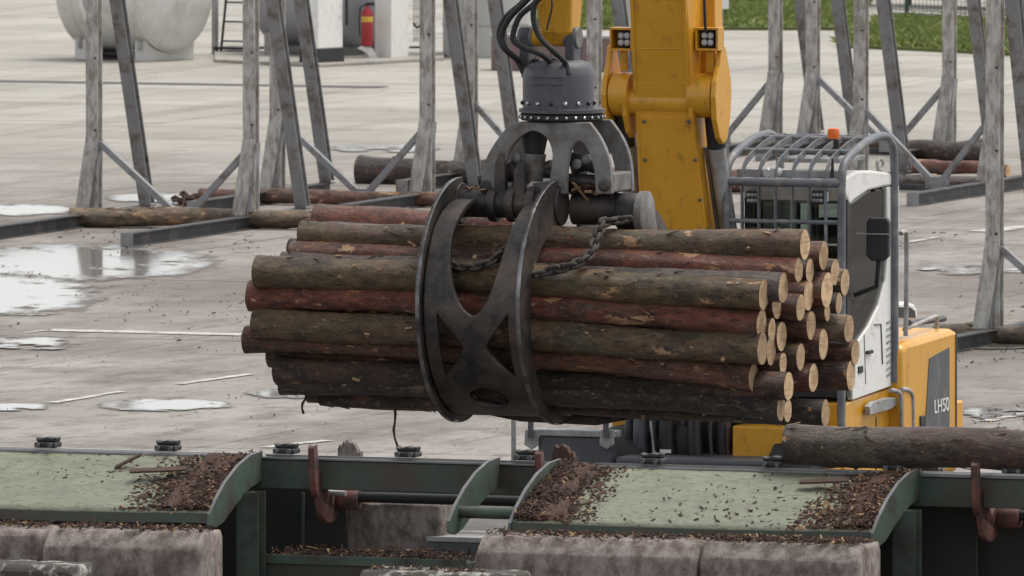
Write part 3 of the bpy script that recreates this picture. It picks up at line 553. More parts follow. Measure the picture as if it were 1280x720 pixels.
# ------------------------------------------------------------------ logs
def log(P0, P1, r0, r1, seed, barkm, label, group=None, flare0=0, bow=.0, segs=26, rings=34, cat='log', name='log', rough=1.0, detail=0):
    P0 = Vector(P0); P1 = Vector(P1); d = P1 - P0; L = d.length; X = d.normalized(); Yv = Vector((0, 0, 1)).cross(X).normalized(); Z = X.cross(Yv)
    t = bpy.data.objects.new(name, None); col.objects.link(t); t.empty_display_size = .2
    rm = Matrix((X, Yv, Z)).transposed().to_4x4(); t.matrix_world = Matrix.Translation((P0 + P1) / 2) @ rm
    tag(t, label, cat, group)
    rnd = random.Random(seed); ph = [rnd.uniform(0, 6.28) for _ in range(8)]; ov = rnd.uniform(.0, .05); bz = rnd.uniform(-1, 1) * bow; by = rnd.uniform(-1, 1) * bow
    knots = [(rnd.uniform(.05, .95), rnd.uniform(0, 6.28), rnd.uniform(.05, .13)) for _ in range(int(L * 3.0))]
    vs = []; fs = []
    for i in range(rings + 1):
        s = i / rings; x = -L / 2 + L * s; r = r0 + (r1 - r0) * s
        r *= 1 + flare0 * max(0, 1 - s * L / .5) ** 2
        cy = by * math.sin(s * 3.1416) + .012 * math.sin(s * 9 + ph[0]); cz = bz * math.sin(s * 3.1416) + .010 * math.sin(s * 11 + ph[1])
        for k in range(segs):
            a = 2 * math.pi * k / segs
            q = 1 + ov * math.cos(2 * (a - ph[2])) + .018 * math.sin(3 * a + ph[3] + 4 * s) + .03 * rough * noise.noise(Vector((x * 2.4, math.cos(a) * 1.5 + seed * 3.1, math.sin(a) * 1.5)))+ .03 * rough * noise.noise(Vector((x * 8, math.cos(a) * 4 + seed * 3.1, math.sin(a) * 4)))
            for ks, ka, kh in knots:
                dx = (s - ks) * L / .06; da = (math.atan2(math.sin(a - ka), math.cos(a - ka))) * r / .05
                e = dx * dx + da * da
                if e < 4: q += kh * math.exp(-e)
            vs.append((x, cy + math.cos(a) * r * q, cz + math.sin(a) * r * q))
    for i in range(rings):
        for k in range(segs): fs.append((i * segs + k, i * segs + (k + 1) % segs, (i + 1) * segs + (k + 1) % segs, (i + 1) * segs + k))
    b = MB().add(vs, fs).build('bark', barkm, t, smooth=70, recalc=False)
    b.data.flip_normals()
    if detail:
        dk = MB(); pa = MB()
        for q in range(int(L * detail)):
            i = rnd.randrange(1, rings); k = rnd.randrange(segs); p = Vector(vs[i * segs + k]); a = 2 * math.pi * k / segs; nrm = Vector((0, math.cos(a), math.sin(a))); tg = Vector((0, -math.sin(a), math.cos(a)))
            g = pa if rnd.random() < .2 else dk; l = rnd.uniform(.02, .10) * (1.5 if g is dk else .8); wd = rnd.uniform(.008, .025); up = rnd.uniform(.002, .022)
            ax = (Vector((1, 0, 0)) + tg * rnd.gauss(0, .35)).normalized(); bt = nrm.cross(ax)
            p0 = p - ax * l / 2 - nrm * .003; p1 = p + ax * l / 2 + nrm * up
            g.add([p0 - bt * wd / 2, p0 + bt * wd / 2, p1 + bt * wd * .3, p1 - bt * wd * .4, p0 - bt * wd / 2 + nrm * .006, p0 + bt * wd / 2 + nrm * .006, p1 + bt * wd * .3 + nrm * .005, p1 - bt * wd * .4 + nrm * .005], [(0, 3, 2, 1), (4, 5, 6, 7), (0, 1, 5, 4), (1, 2, 6, 5), (2, 3, 7, 6), (3, 0, 4, 7)])
        stuff(dk.build('loose_bark', barkm, t, recalc=False))
        if pa.v: stuff(pa.build('wood_splinters', 'chip_pale', t, recalc=False))
        for ks, ka, kh in knots[:int(L * 1.2)]:
            i = min(rings - 1, max(1, int(ks * rings))); k = int(ka / 6.2832 * segs) % segs; p = Vector(vs[i * segs + k]); nrm = Vector((rnd.uniform(-.5, .5), math.cos(ka), math.sin(ka))).normalized()
            MB().tube([p - nrm * .02, p + nrm * rnd.uniform(.008, .03)], [.022, .014], 7).build('branch_stub', 'wood' if rnd.random() < .5 else barkm, t)
    for i, sg in ((0, 1), (rings, -1)):
        ring = [Vector(v) for v in vs[i * segs:(i + 1) * segs]]; c = sum(ring, Vector()) / segs
        pts = [c + (p - c) * .995 + Vector((-sg * .003, 0, 0)) for p in ring]; mid = [c + (p - c) * .5 + Vector((-sg * .004, 0, 0)) for p in ring]
        k = segs
        MB().add(pts + mid + [c + Vector((-sg * .004, 0, 0))], [(j, (j + 1) % k, k + (j + 1) % k, k + j) for j in range(k)] + [(k + j, k + (j + 1) % k, 2 * k) for j in range(k)]).build('cut_end', 'wood', t)
    return t
def ground_log(pl, pr, thick, seed, m, label, lift=0.0, flare=0):
    # pl, pr: pixel of the log's underside centre on the ground at each end
    a = gp(*pl); b = gp(*pr); s_ = F / a.y; r = thick / s_ / 2
    a.z = r + lift; b.z = r * .95 + lift
    return log(a, b, r, r * .93, seed, m, label, 'logs left lying on the yard', flare0=flare, rings=26, bow=.03, detail=12, rough=1.4)
ground_log((88, 284), (420, 287), 25, 11, 'bark_tan', 'pale barked log lying on the ground behind the far left rack')
ground_log((398, 291), (650, 300), 36, 18, 'bark_red', 'rusty brown log with thick butt lying on the yard just behind the bundle', flare=.08)
ground_log((250, 254), (600, 260), 19, 12, 'bark_brown', 'thin dark log on the ground crossing behind the second rack', flare=.1)
ground_log((449, 229), (640, 233), 34, 13, 'bark_dark', 'thick dark log with flared butt behind the second rack brace', flare=.14)
ground_log((1120, 200), (1236, 204), 26, 14, 'bark_dark', 'black thick log on the ground just right of the cab top')
ground_log((1130, 218), (1260, 222), 17, 15, 'bark_red', 'reddish log between the racks right of the cab')
ground_log((1105, 236), (1250, 240), 20, 16, 'bark_grey', 'pale grey log low between the braces right of the cab')
ground_log((1170, 428), (1330, 433), 25, 17, 'bark_tan', 'tan log on the ground behind the nearest rack post')
ground_log((1040, 190), (1130, 193), 22, 19, 'bark_brown', 'brown log behind the cab roof cage')
ground_log((760, 238), (935, 242), 30, 20, 'bark_brown', 'brown log seen between grapple and boom')
# torn bark at the end of a ground log
def chips(name, n, place, label, seed, size=(.02, .07), pale=.2, base=None):
    """a heap of bark bits: two joined meshes (dark, pale) under one stuff object"""
    random.seed(seed); dk = MB(); pa = MB()
    if base: dk.add(*base)
    for i in range(n):
        p = Vector(place()); l = random.uniform(*size); wd = l * random.uniform(.25, .6); h = l * random.uniform(.08, .25)
        if random.random() < .07: l *= 2.6; wd *= .5
        e = Matrix.Rotation(random.uniform(0, 6.28), 3, 'Z') @ Matrix.Rotation(random.gauss(0, .45), 3, 'X') @ Matrix.Rotation(random.gauss(0, .45), 3, 'Y')
        g = pa if random.random() < pale else dk
        pts = [(-l / 2, -wd / 2 * random.uniform(.4, 1), 0), (l / 2, -wd / 2 * random.uniform(.3, 1), 0), (l / 2, wd / 2 * random.uniform(.3, 1), 0), (-l / 2, wd / 2 * random.uniform(.4, 1), 0)]
        v8 = [e @ Vector(q) + p for q in pts] + [e @ Vector((q[0] * .8, q[1] * .8, h)) + p for q in pts]
        g.add(v8, [(3, 2, 1, 0), (4, 5, 6, 7), (0, 1, 5, 4), (1, 2, 6, 5), (2, 3, 7, 6), (3, 0, 4, 7)])
    o = stuff(dk.build(name, 'chip', recalc=False)); o.data.materials.append(M['chip_pale'])
    if pa.v:
        me = o.data; vs = [v.co[:] for v in me.vertices] + pa.v; k = len(me.vertices); fs = [tuple(f.vertices) for f in me.polygons]; nd = len(fs); fs += [tuple(i + k for i in f) for f in pa.f]
        me.clear_geometry(); me.from_pydata(vs, [], fs)
        for f in me.polygons: f.material_index = 0 if f.index < nd else 1
    tag(o, label, 'bark debris'); return o
c0 = gp(236, 256)
chips('bark_debris', 70, lambda: c0 + Vector((random.gauss(0, .12), random.gauss(0, .5), random.uniform(.0, .07))), 'torn bark on the ground at the thin dark log end', 21, (.08, .22), .05)

def yard_litter(px0, px1, py0, py1, n, label, seed, size=(.02, .12)):
    def f():
        while True:
            px = random.uniform(px0, px1); py = random.uniform(py0, py1); p = gp(px, py)
            if fbm(p.x * .7, p.y * .12, seed) > -.05 + random.random() * .7: p.z = .012; return p
    chips('bark_litter', n, f, label, seed, size, .06)
yard_litter(-20, 520, 285, 440, 300, 'dark bark crumbs strewn over the left yard by the puddle', 61, (.012, .05))
yard_litter(-20, 640, 420, 600, 150, 'sparse bark crumbs on the yard in front of the racks', 62, (.010, .035))
yard_litter(1125, 1300, 290, 560, 200, 'bark crumbs on the yard right of the machine', 64, (.012, .05))

# ------------------------------------------------------------------ log bundle in the grapple
BF = Frame(at(640, 376, 112))
YS, YO = .95, .08
near = [  # left end px, right end px, depth, radius, bark, label
 ('L1', (377, 294), (1006, 307), -.229, .125, 'bark_green', 'greenish log on top of the near side, longest unbroken top edge of the bundle'),
 ('L2', (366, 319), (998, 337), -.345, .109, 'bark_red', 'reddish log directly under the top green log of the bundle'),
 ('L3', (353, 331), (979, 361), -.53, .120, 'bark_grey', 'slate grey log third from the top of the bundle near face'),
 ('L4', (322, 340), (954, 370), -.745, .125, 'bark_green', 'mossy log with peeled orange patch above the red front log'),
 ('L5', (314, 368), (951, 404), -.645, .128, 'bark_red', 'red barked log across the middle of the bundle front'),
 ('L6', (320, 405), (952, 437), -.68, .125, 'bark_green', 'green tinged log just below the red front log'),
 ('L7', (309, 423), (941, 470), -.56, .118, 'bark_brown', 'brown log whose left end sticks out farthest low on the bundle'),
 ('L8', (347, 462), (986, 484), -.42, .125, 'bark_dark', 'dark log with green tipped right end low on the bundle'),  # lowest logs get darkened bark, painting in shade under the bundle
 ('L9', (352, 478), (976, 510), -.403, .100, 'bark_wet_shade', 'shade-darkened log in the bundle underside with half hidden pale end'),
 ('L10', (402, 493), (985, 515), -.18, .095, 'bark_wet_shade', 'lowest log under the bundle, left end set back'),
 ('L11', (338, 443), (928, 467), -.30, .115, 'bark_brown', 'brown log set behind the lower front logs, short left end showing'),
]
ends = [('E1', 1029, 319, .349, .118), ('E2', 1012, 339, .159, .102), ('E3', 1043, 341, .577, .109), ('E4', 1056, 352, .764, .112), ('E5', 1034, 361, .388, .145), ('E6', 1011, 369, .124, .128), ('E7', 1048, 380, .575, .085), ('E8', 1034, 391, .419, .075), ('E9', 1001, 384, -.088, .112), ('E10', 971, 379, -.317, .122), ('E11', 1014, 407, .167, .118), ('E12', 1061, 411, .72, .118), ('E13', 965, 411, -.425, .095), ('E14', 977, 420, -.223, .122), ('E15', 1029, 431, .349, .122), ('E16', 1069, 439, .839, .105), ('E17', 963, 439, -.451, .118), ('E18', 1000, 446, 0, .109), ('E19', 979, 453, -.25, .09), ('E20', 1016, 473, .191, .118), ('E21', 1063, 469, .742, .122), ('E22', 1032, 515, .382, .109)]
elab = {'E1': 'log end right of the topmost green log end, upper right of bundle', 'E2': 'small log end tucked below and right of the top green log', 'E3': 'upper right log end level with the reddish top log', 'E4': 'log end highest against the cab pillar on the bundle right', 'E5': 'largest pale egg shaped log end in the bundle', 'E6': 'pale log end left of the large egg shaped end', 'E7': 'small log end right below the large egg shaped end', 'E8': 'smallest log end directly beneath the large egg shaped end', 'E9': 'log end below the mossy chips left of the large egg shaped end', 'E10': 'log end between the mossy front log and the grey log end', 'E11': 'log end in the middle of the bundle right face', 'E12': 'thick orange barked log end nearest the cab door at mid height', 'E13': 'small log end touching the red front log end', 'E14': 'brown log end second right of the red front log', 'E15': 'big round log end low in the right face beside a dark gap', 'E16': 'log end farthest right, against the white cab panel', 'E17': 'log end paired tight with the green front log end', 'E18': 'orange shaded log end left of the big round end', 'E19': 'short pale log end beneath the paired ends', 'E20': 'log end low in the face, above the rough bottom log', 'E21': 'thick dark log ending low beside the white cab panel', 'E22': 'rough frayed log end lowest on the bundle right'}
grp = 'logs held in the grapple'
for i, (k, pl, pr, dep, r, bm_, lab) in enumerate(near):
    y = dep * YS + YO
    log(BF.w(BF.y(*pl, y)), BF.w(BF.y(*pr, y)), r * (1.1 if k == 'G2' else (.9, 1.02, .95, 1.04, .92, 1.0)[i % 6]), r * (1.0, .95, 1.03)[i % 3], 100 + i, bm_, lab, grp, flare0=.12 if k in ('G2', 'L5', 'L7') else .03, bow=.045, segs=28, rings=60, detail=13, rough=1.8)
bk = ['bark_brown', 'bark_dark', 'bark_green', 'bark_brown', 'bark_red']
for i, (k, px, py, dep, r) in enumerate(ends):
    y = dep * YS + YO; e = BF.y(px, py, y); random.seed(i)
    if k[0] == 'F': e.x -= .10
    a = e + Vector((-4.45 + random.uniform(-.15, .15), 0, .04 + random.uniform(-.02, .05)))
    log(BF.w(a), BF.w(e), r * .95, r, 200 + i, 'bark_tan' if k == 'E12' else bk[i % 5], elab[k], grp, bow=.015, detail=5)
# loose bark strips hanging under the bundle
for (px0, py0, px1, py1, dep, lab) in ((383, 486, 378, 517, -.3, 'thin bark strip hanging under the bundle left end'), (491, 505, 496, 559, -.2, 'long bark strip hanging below the bundle left of the grapple')):
    a = BF.w(BF.y(px0, py0, dep)); b = BF.w(BF.y(px1, py1, dep)); t = MB()
    pts = [a + (b - a) * s_ + Vector((.015 * math.sin(s_ * 7), .01 * math.cos(s_ * 5), 0)) for s_ in (0, .2, .4, .6, .8, 1)]
    t.tube(pts, [.010, .014, .010, .013, .009, .012], 6); o = t.build('bark_strip', 'chip', smooth=60); tag(o, lab, 'bark strip')

# ------------------------------------------------------------------ grapple
gt = thing('log_grapple', 'dark steel log grapple clasping the bundle below the grey rotator', 'grapple', BF)
XL, XR = -.456, .42
def arc_blade(x, cy, cz, Ro, depth, a0, a1, sgn, thick=.032, lug=(.8, .17), n=40):
    out = []; inn = []
    for k in range(n + 1):
        a = R(a0 + (a1 - a0) * k / n); dd = depth(k / n)
        out.append((x, cy + sgn * math.cos(a) * Ro, cz + math.sin(a) * Ro)); inn.append((x, cy + sgn * math.cos(a) * (Ro - dd), cz + math.sin(a) * (Ro - dd)))
    vs = []; fs = []
    for k in range(n + 1):
        o_, i_ = Vector(out[k]), Vector(inn[k]); e = Vector((thick, 0, 0)); vs += [o_, i_, i_ + e, o_ + e]
    for k in range(n):
        b = 4 * k
        for j in range(4): fs.append((b + j, b + (j + 1) % 4, b + 4 + (j + 1) % 4, b + 4 + j))
    fs += [(0, 1, 2, 3), (4 * n + 3, 4 * n + 2, 4 * n + 1, 4 * n)]
    return MB().add(vs, fs)
RO = 1.0; RS = .91
def dpt(s): return (.30 + .10 * max(0, 1 - s / .3)) * (1 - s) ** .35 * (1 if s < .45 else 1 - .6 * (s - .45) / .55) + .035 if s < .98 else .06
# shell with openings
A0, A1 = 98.0, 284.0
def shell_pt(u, v):
    a = R(A0 + (A1 - A0) * u); rr = RS + .015 - .0 * u
    rr -= .10 * max(0, (R(140) - a) / R(42))
    return Vector((XL + .03 + (XR - XL - .03) * v, math.cos(a) * rr, math.sin(a) * rr))
def shell_f(u, v):
    a = A0 + (A1 - A0) * u; t = abs(v - .5)
    # U-shaped window below the pivot tube
    hw = .30 * math.sqrt(max(0, 1 - (max(0, a - 132) / 52) ** 2)) if a < 184 else 0
    f = (t - hw) if a < 184 else max(0, t) + (a - 184) * .006
    # teardrop openings to both sides of the hub
    side = max(math.hypot(abs(a - 201) * .0105, .03) - (t - .075) * .66, t - .37) 
    f = min(f, side)
    f = min(f, (math.hypot(t / .20, (a - 235) / 9.5) - 1) * .12)
    return f
vs_, fs_ = clip_grid(120, 80, shell_pt, shell_f)
jaw = MB().add(vs_, fs_).build('jaw', 'grapple', gt, smooth=50, recalc=False)
sm = jaw.modifiers.new('thick', 'SOLIDIFY'); sm.thickness = .05; sm.offset = 0
for x in (XL, XR - .0):
    bl = arc_blade(x - .02, 0, 0, RO, dpt, 88, 286, 1).build('blade', 'grapple', jaw, smooth=35)
    rim = MB(); pts = []
    for k in range(41): a = R(88 + 197 * k / 40); pts.append((x, math.cos(a) * (RO + .006), math.sin(a) * (RO + .006)))
    vs2 = []; 
    for p in pts: vs2 += [(p[0] - .021, p[1], p[2]), (p[0] + .013, p[1], p[2])]
    rim.add(vs2, [(2 * k, 2 * k + 1, 2 * k + 3, 2 * k + 2) for k in range(40)])
    ro = rim.build('highlight_rim', 'grapple_edge', bl, recalc=False, smooth=60); s2 = ro.modifiers.new('t', 'SOLIDIFY'); s2.thickness = .008  # lighter strip along the blade edge, a painted highlight
    MB().lathe([(.17, -.035), (.17, .035)], (x, -.02, .80), (1, 0, 0), 30).build('lug', 'grapple', bl, .008, smooth=40)
# pivot tube, rings
zt = .80
MB().lathe([(.115, XL + .03), (.115, XR - .03)], (0, -.02, zt), (1, 0, 0), 28).build('pivot_tube', 'grapple', gt, smooth=40)
for x in (-.14, .02, .2): MB().lathe([(.145, x - .035), (.150, x - .02), (.150, x + .02), (.145, x + .035)], (0, -.02, zt), (1, 0, 0), 28).build('pivot_ring', 'grapple', gt, smooth=40)
# far jaw
fj = arc_blade(.50, .2, .02, .74, lambda s: .24 * (1 - s) ** .5 + .04, 88, 262, -1).build('far_jaw', 'grapple', gt, smooth=35)
arc_blade(1.06, .2, .02, .78, lambda s: .26 * (1 - s) ** .5 + .04, 92, 262, -1).build('blade', 'grapple', fj, smooth=35)
MB().lathe([(.17, 1.03), (.185, 1.04), (.185, 1.10), (.17, 1.11)], (0, .24, .73), (1, 0, 0), 32).build('end_disc', 'yoke', fj, smooth=40)
MB().prism([(1.055, .24 - .13, .78), (1.055, .40, .78), (1.055, .52, .50), (1.055, .30, .46)], (.05, 0, 0)).build('disc_arm', 'yoke', fj, .01)
MB().lathe([(.135, .46), (.135, .86)], (0, .24, .76), (1, 0, 0), 28).build('pivot_tube', 'grapple', gt, smooth=40)
MB().lathe([(.15, .86), (.155, .87), (.155, 1.02), (.15, 1.03)], (0, .24, .74), (1, 0, 0), 28).build('end_collar', 'black', gt, smooth=40)
# yoke
def yoke_plate(y, dx, name='yoke_plate'):
    segs_ = [[(737, 153), (752, 175), (762, 203), (765, 243)], [(744, 243), (742, 212), (734, 187), (724, 177), (714, 186), (709, 212), (708, 243)], [(684, 243), (688, 215), (690, 192), (683, 173), (667, 164), (650, 172), (634, 195), (624, 240)], [(600, 240), (604, 207), (617, 180), (638, 153)]]
    pts = []
    for sg_ in segs_: pts += [(v.x, v.y) for v in smooth_path([Vector(p) for p in sg_], 4)]
    P = [BF.y(px, py, y) for px, py in pts]; P = [p + Vector((dx, 0, 0)) for p in P]
    return MB().prism(P, (0, .06, 0)).build(name, 'yoke', gt, .012)
yoke_plate(-.08, 0)
P0_ = BF.y(688, 152, -.08); CX = P0_.x; ZF = P0_.z
b2 = yoke_plate(.42, -.03)
# second plate sits farther back: shift it so that it stands straight behind the first
dz = BF.y(688, 152, -.08) - BF.y(688, 152, .42); b2.location = (dz.x + .03, 0, dz.z)
for px_ in (609, 757): 
    q = BF.y(px_, 232, -.05); MB().box(q.x - .06, q.x + .06, -.02, .42, q.z - .06, q.z + .10).build('yoke_foot', 'yoke', gt, .015)
    MB().lathe([(.05, -.02), (.05, .01), (.03, .02)], (q.x, -.085, q.z + .0), (0, -1, 0), 12).build('pin_cap', 'grapple', gt)
CY = .20
rot = MB().lathe([(.33, 0), (.345, .012), (.345, .05), (.33, .062)], (CX, CY, ZF), n=48).build('slew_ring', 'black', gt, smooth=40)
for k in range(28):
    a = 2 * math.pi * k / 28; MB().lathe([(.014, 0), (.014, .012), (.008, .018)], (CX + .345 * math.cos(a), CY + .345 * math.sin(a), ZF + .03), (math.cos(a), math.sin(a), 0), 6).build('bolt', 'chrome', rot)
MB().lathe([(.355, 0), (.355, .03), (.30, .035)], (CX, CY, ZF + .066), n=48).build('ring_flange', 'rotator', gt, smooth=40)
dome = MB().lathe([(.295, .0), (.297, .26), (.285, .33), (.25, .375), (.18, .40), (.12, .405)], (CX - .03, CY, ZF + .10), n=48).build('rotator_housing', 'rotator', gt, smooth=35)
MB().box(CX - .16, CX + .12, CY - .305, CY - .29, ZF + .36, ZF + .375).build('raised_edge', 'rotator', dome, .004)
MB().box(CX - .16, CX + .12, CY - .302, CY - .285, ZF + .30, ZF + .31).build('raised_edge', 'rotator', dome, .003)
for k in range(16):
    a = 2 * math.pi * (k + .35) / 16; MB().lathe([(.018, 0), (.018, .012), (.010, .022)], (CX - .03 + .296 * math.cos(a), CY + .296 * math.sin(a), ZF + .145), (math.cos(a), math.sin(a), 0), 8).build('bolt', 'chrome' if k % 3 else 'black', dome)
# link between rotator and arm
for px_, w_ in ((659, .10), (716, .10)):
    q = BF.y(px_, 47, CY); q2 = BF.y(px_ - 2 if px_ > 690 else px_ + 2, 92, CY)
    lk = MB().prism([(q.x - .04, CY - .10, q.z + .02), (q.x - .04, CY - .07, q.z + .09), (q.x - .04, CY + .07, q.z + .09), (q.x - .04, CY + .10, q.z + .02), (q.x - .04, CY + .08, q2.z), (q.x - .04, CY - .08, q2.z)], (.08, 0, 0)).build('hanger_lug', 'rotator', gt, .015)
    MB().lathe([(.085, -.06), (.09, -.05), (.09, .05), (.085, .06)], (q.x, CY, q.z), (1, 0, 0), 24).build('pin_boss', 'yoke', lk, smooth=40)
qa = BF.y(655, 88, CY); qb = BF.y(725, 88, CY)
MB().box(qa.x, qb.x, CY - .09, CY + .09, qa.z - .06, qa.z + .02).build('hanger_base', 'rotator', gt, .02)
for px_ in (672, 694): 
    q = BF.y(px_, 80, CY - .1); MB().lathe([(.05, 0), (.05, .05), (.03, .05), (.03, 0)], (q.x, CY - .12, q.z), (0, -1, 0), 18).build('hose_fitting', 'black', gt, smooth=40)
# hydraulic cylinders inside the yoke
q = BF.y(668, 160, .1); q2 = BF.y(668, 192, .1); q3 = BF.y(666, 226, .1)
MB().tube([q + Vector((0, 0, .05)), q2], [.14, .085], 18).build('cylinder_shield', 'black', gt, smooth=40)
MB().tube([q2, q3], [.10, .085], 18).build('cylinder_head', 'yoke', gt, smooth=40)
for (a, b, r_, m_) in (((638, 204), (655, 232), .07, 'grapple'), ((630, 208), (690, 216), .05, 'black'), ((648, 222), (690, 206), .045, 'grapple'), ((703, 196), (752, 210), .06, 'black'), ((716, 212), (742, 200), .05, 'grapple'), ((700, 225), (760, 228), .06, 'grapple'), ((600, 226), (640, 220), .05, 'black')):
    MB().tube([BF.y(*a, .14), BF.y(*b, .14)], r_, 14).build('hydraulic_part', m_, gt, smooth=40)
for px_, py_ in ((646, 197), (659, 212), (722, 205), (734, 199)):
    q = BF.y(px_, py_, .05); MB().lathe([(.04, 0), (.04, .03), (.02, .04)], q, (0, -1, 0), 14).build('bolt_head', 'yoke', gt, smooth=40)
q = BF.y(612, 220, -.12); 
MB().prism([BF.y(a, b, -.10) for a, b in ((617, 245), (618, 205), (624, 190), (630, 192), (632, 245))], (0, .08, 0)).build('link_ear', 'grapple', gt, .01)
MB().prism([BF.y(a, b, -.10) for a, b in ((641, 245), (642, 215), (648, 200), (655, 205), (656, 245))], (0, .08, 0)).build('link_ear', 'grapple', gt, .01)
# heap of bark caught on the tubes
q = BF.y(722, 240, .2)
o = chips('bark_debris', 160, lambda: BF.w(Vector((q.x + random.uniform(-.12, .32), .20 + random.gauss(0, .06), .885 + random.uniform(0, .10)))), 'bark litter caught on the grapple pivot right of the near jaw', 31, (.04, .12), .3)
o = chips('bark_debris', 60, lambda: BF.w(Vector((XL + random.uniform(.08, .4), -.02 + random.gauss(0, .04), .91 + random.uniform(0, .02)))), 'bark crumbs lying on top of the near grapple tube', 32, (.02, .06), .3)
# hoses
hose_px = [[(667, -12), (650, 6), (632, 22), (624, 42), (630, 60), (644, 72), (655, 90)], [(671, -12), (655, 4), (636, 24), (627, 46), (634, 64), (650, 76), (662, 88)], [(676, -12), (668, 4), (650, 20), (642, 40), (643, 52), (656, 60), (676, 68), (690, 80), (694, 90)], [(690, -12), (672, 0), (667, 12), (668, 30), (676, 48), (694, 66), (706, 78), (711, 94)], [(688, -12), (690, 8), (685, 30), (683, 38)]]
for i, hp in enumerate(hose_px):
    y = CY - .30 - .05 * i
    P = [BF.y(px, py, y + (.22 if j >= len(hp) - 2 and i < 4 else 0)) for j, (px, py) in enumerate(hp)]
    MB().tube(smooth_path(P), .024 if i < 4 else .008, 10).build('hose', 'rubber', gt, smooth=60)
# chains
lk_me = None
def chain(path, label):
    global lk_me
    P = smooth_path([Vector(p) for p in path], 8); pitch = .068; t = thing('chain', label, 'chain', BF); acc = 0; k = 0; pos = []
    for i in range(len(P) - 1):
        L_ = (P[i + 1] - P[i]).length; s_ = 0
        while acc + (L_ - s_) >= pitch:
            s_ += pitch - acc; acc = 0; pos.append((P[i].lerp(P[i + 1], min(1, s_ / L_)), (P[i + 1] - P[i]).normalized()))
        acc += L_ - s_
    for k, (p, d) in enumerate(pos):
        if lk_me is None:
            m = MB(); pts = []
            for j in range(17):
                a = 2 * math.pi * j / 16; pts.append((.033 * math.cos(a) + .018 * (1 if math.cos(a) > 0 else -1), .032 * math.sin(a), 0))
            o = m.tube(pts, .0175, 7, caps=False).build('link', 'chain', t, smooth=60); lk_me = o.data
        else:
            o = bpy.data.objects.new('link', lk_me); col.objects.link(o); o.parent = t
        q = d.to_track_quat('X', 'Z').to_matrix() @ Matrix.Rotation(R(45 + 90 * (k % 2) + random.uniform(-15, 15)), 3, 'X')
        o.matrix_local = Matrix.Translation(p) @ q.to_4x4()
def cp(px, py, y): return BF.y(px, py, y)
chain([cp(655, 268, -.22), cp(648, 285, -.42), cp(640, 303, -.60), cp(622, 322, -.70), cp(600, 332, -.735), cp(578, 334, -.735), cp(560, 331, -.735)], 'chain hanging across the window of the near jaw')
chain([cp(792, 273, -.12), cp(770, 276, -.20), cp(752, 280, -.34), cp(745, 300, -.46), cp(735, 320, -.62), cp(715, 332, -.74), cp(690, 338, -.76), cp(668, 345, -.77)], 'rusty chain draped over the logs right of the near jaw')
# flat plate below the bundle
MB().prism([BF.y(a, b, .25) for a, b in ((610, 519), (650, 527), (745, 532), (778, 526), (770, 521), (650, 517))], (0, .3, 0)).build('bottom_tip', 'grapple', gt, .01)

# ------------------------------------------------------------------ material handler
c0 = at(980, 490, 117); MF = Frame((c0.x, c0.y, 0)); mh = thing('material_handler', 'yellow log handling machine with caged white cab holding the bundle', 'log loader', MF)
xr = MF.y(1052, 300, 0).x; xl = MF.y(908, 300, 0).x
# cage
path = [MF.y(1052, 560, 0), MF.y(1052, 300, 0), MF.y(1052, 232, 0)]
path = [Vector((xr, 0, p.z)) for p in path] + [MF.x(a, b, xr) for a, b in ((1054, 210), (1060, 198), (1070, 188), (1082, 178), (1094, 172), (1105, 170), (1112, 176), (1117, 192), (1118, 240), (1118, 400), (1118, 478))]
sp = smooth_path(path, 5)
cage = MB().tube(sp, .037, 12).build('cage', 'cage', mh, smooth=60)
dxl = xl - xr
MB().tube([p + Vector((dxl, 0, 0)) for p in sp], .037, 12).build('side_tube', 'cage', cage, smooth=60)
front = [Vector((xr, 0, MF.y(1052, 300, 0).z)), Vector((xr, 0, MF.y(1052, 232, 0).z))] + path[3:9]
def at_z(zpx_front=None): return None
def cross(p, r_, name='cross_tube'): MB().tube([(xl, p.y, p.z), (xr, p.y, p.z)], r_, 12).build(name, 'cage', cage, smooth=60)
pz = MF.y(980, 228, 0).z; cross(Vector((xr, 0, pz)), .040)
pz = MF.y(980, 277, 0).z; cross(Vector((xr, 0, pz)), .020)
pz = MF.y(980, 330, 0).z; cross(Vector((xr, 0, pz)), .020); pz = MF.y(980, 380, 0).z; cross(Vector((xr, 0, pz)), .020)
for k in (5, 7, 8): cross(path[k] + Vector((0, 0, -.02)), .026)
bars = [p for p in smooth_path([Vector((0, -.005, MF.y(980, 430, 0).z)), Vector((0, -.005, MF.y(980, 300, 0).z)), Vector((0, -.005, MF.y(980, 232, 0).z))] + [Vector((0, p.y, p.z + .0)) for p in path[3:9]], 5)]
for k in range(6):
    x = xl + (xr - xl) * (k + .93) / 6.9
    vs_ = []; fs_ = []
    for i, p in enumerate(bars):
        t_ = (bars[min(i + 1, len(bars) - 1)] - bars[max(i - 1, 0)]).normalized(); nrm = Vector((0, -t_.z, t_.y)); 
        if nrm.y > 0 and abs(t_.z) > .9: nrm = -nrm
        a = p + nrm * .012; b = p - nrm * .045
        vs_ += [(x - .006, a.y, a.z), (x + .006, a.y, a.z), (x + .006, b.y, b.z), (x - .006, b.y, b.z)]
    for i in range(len(bars) - 1):
        for j in range(4): fs_.append((4 * i + j, 4 * i + (j + 1) % 4, 4 * i + 4 + (j + 1) % 4, 4 * i + 4 + j))
    MB().add(vs_, fs_).build('bar', 'cage', cage)
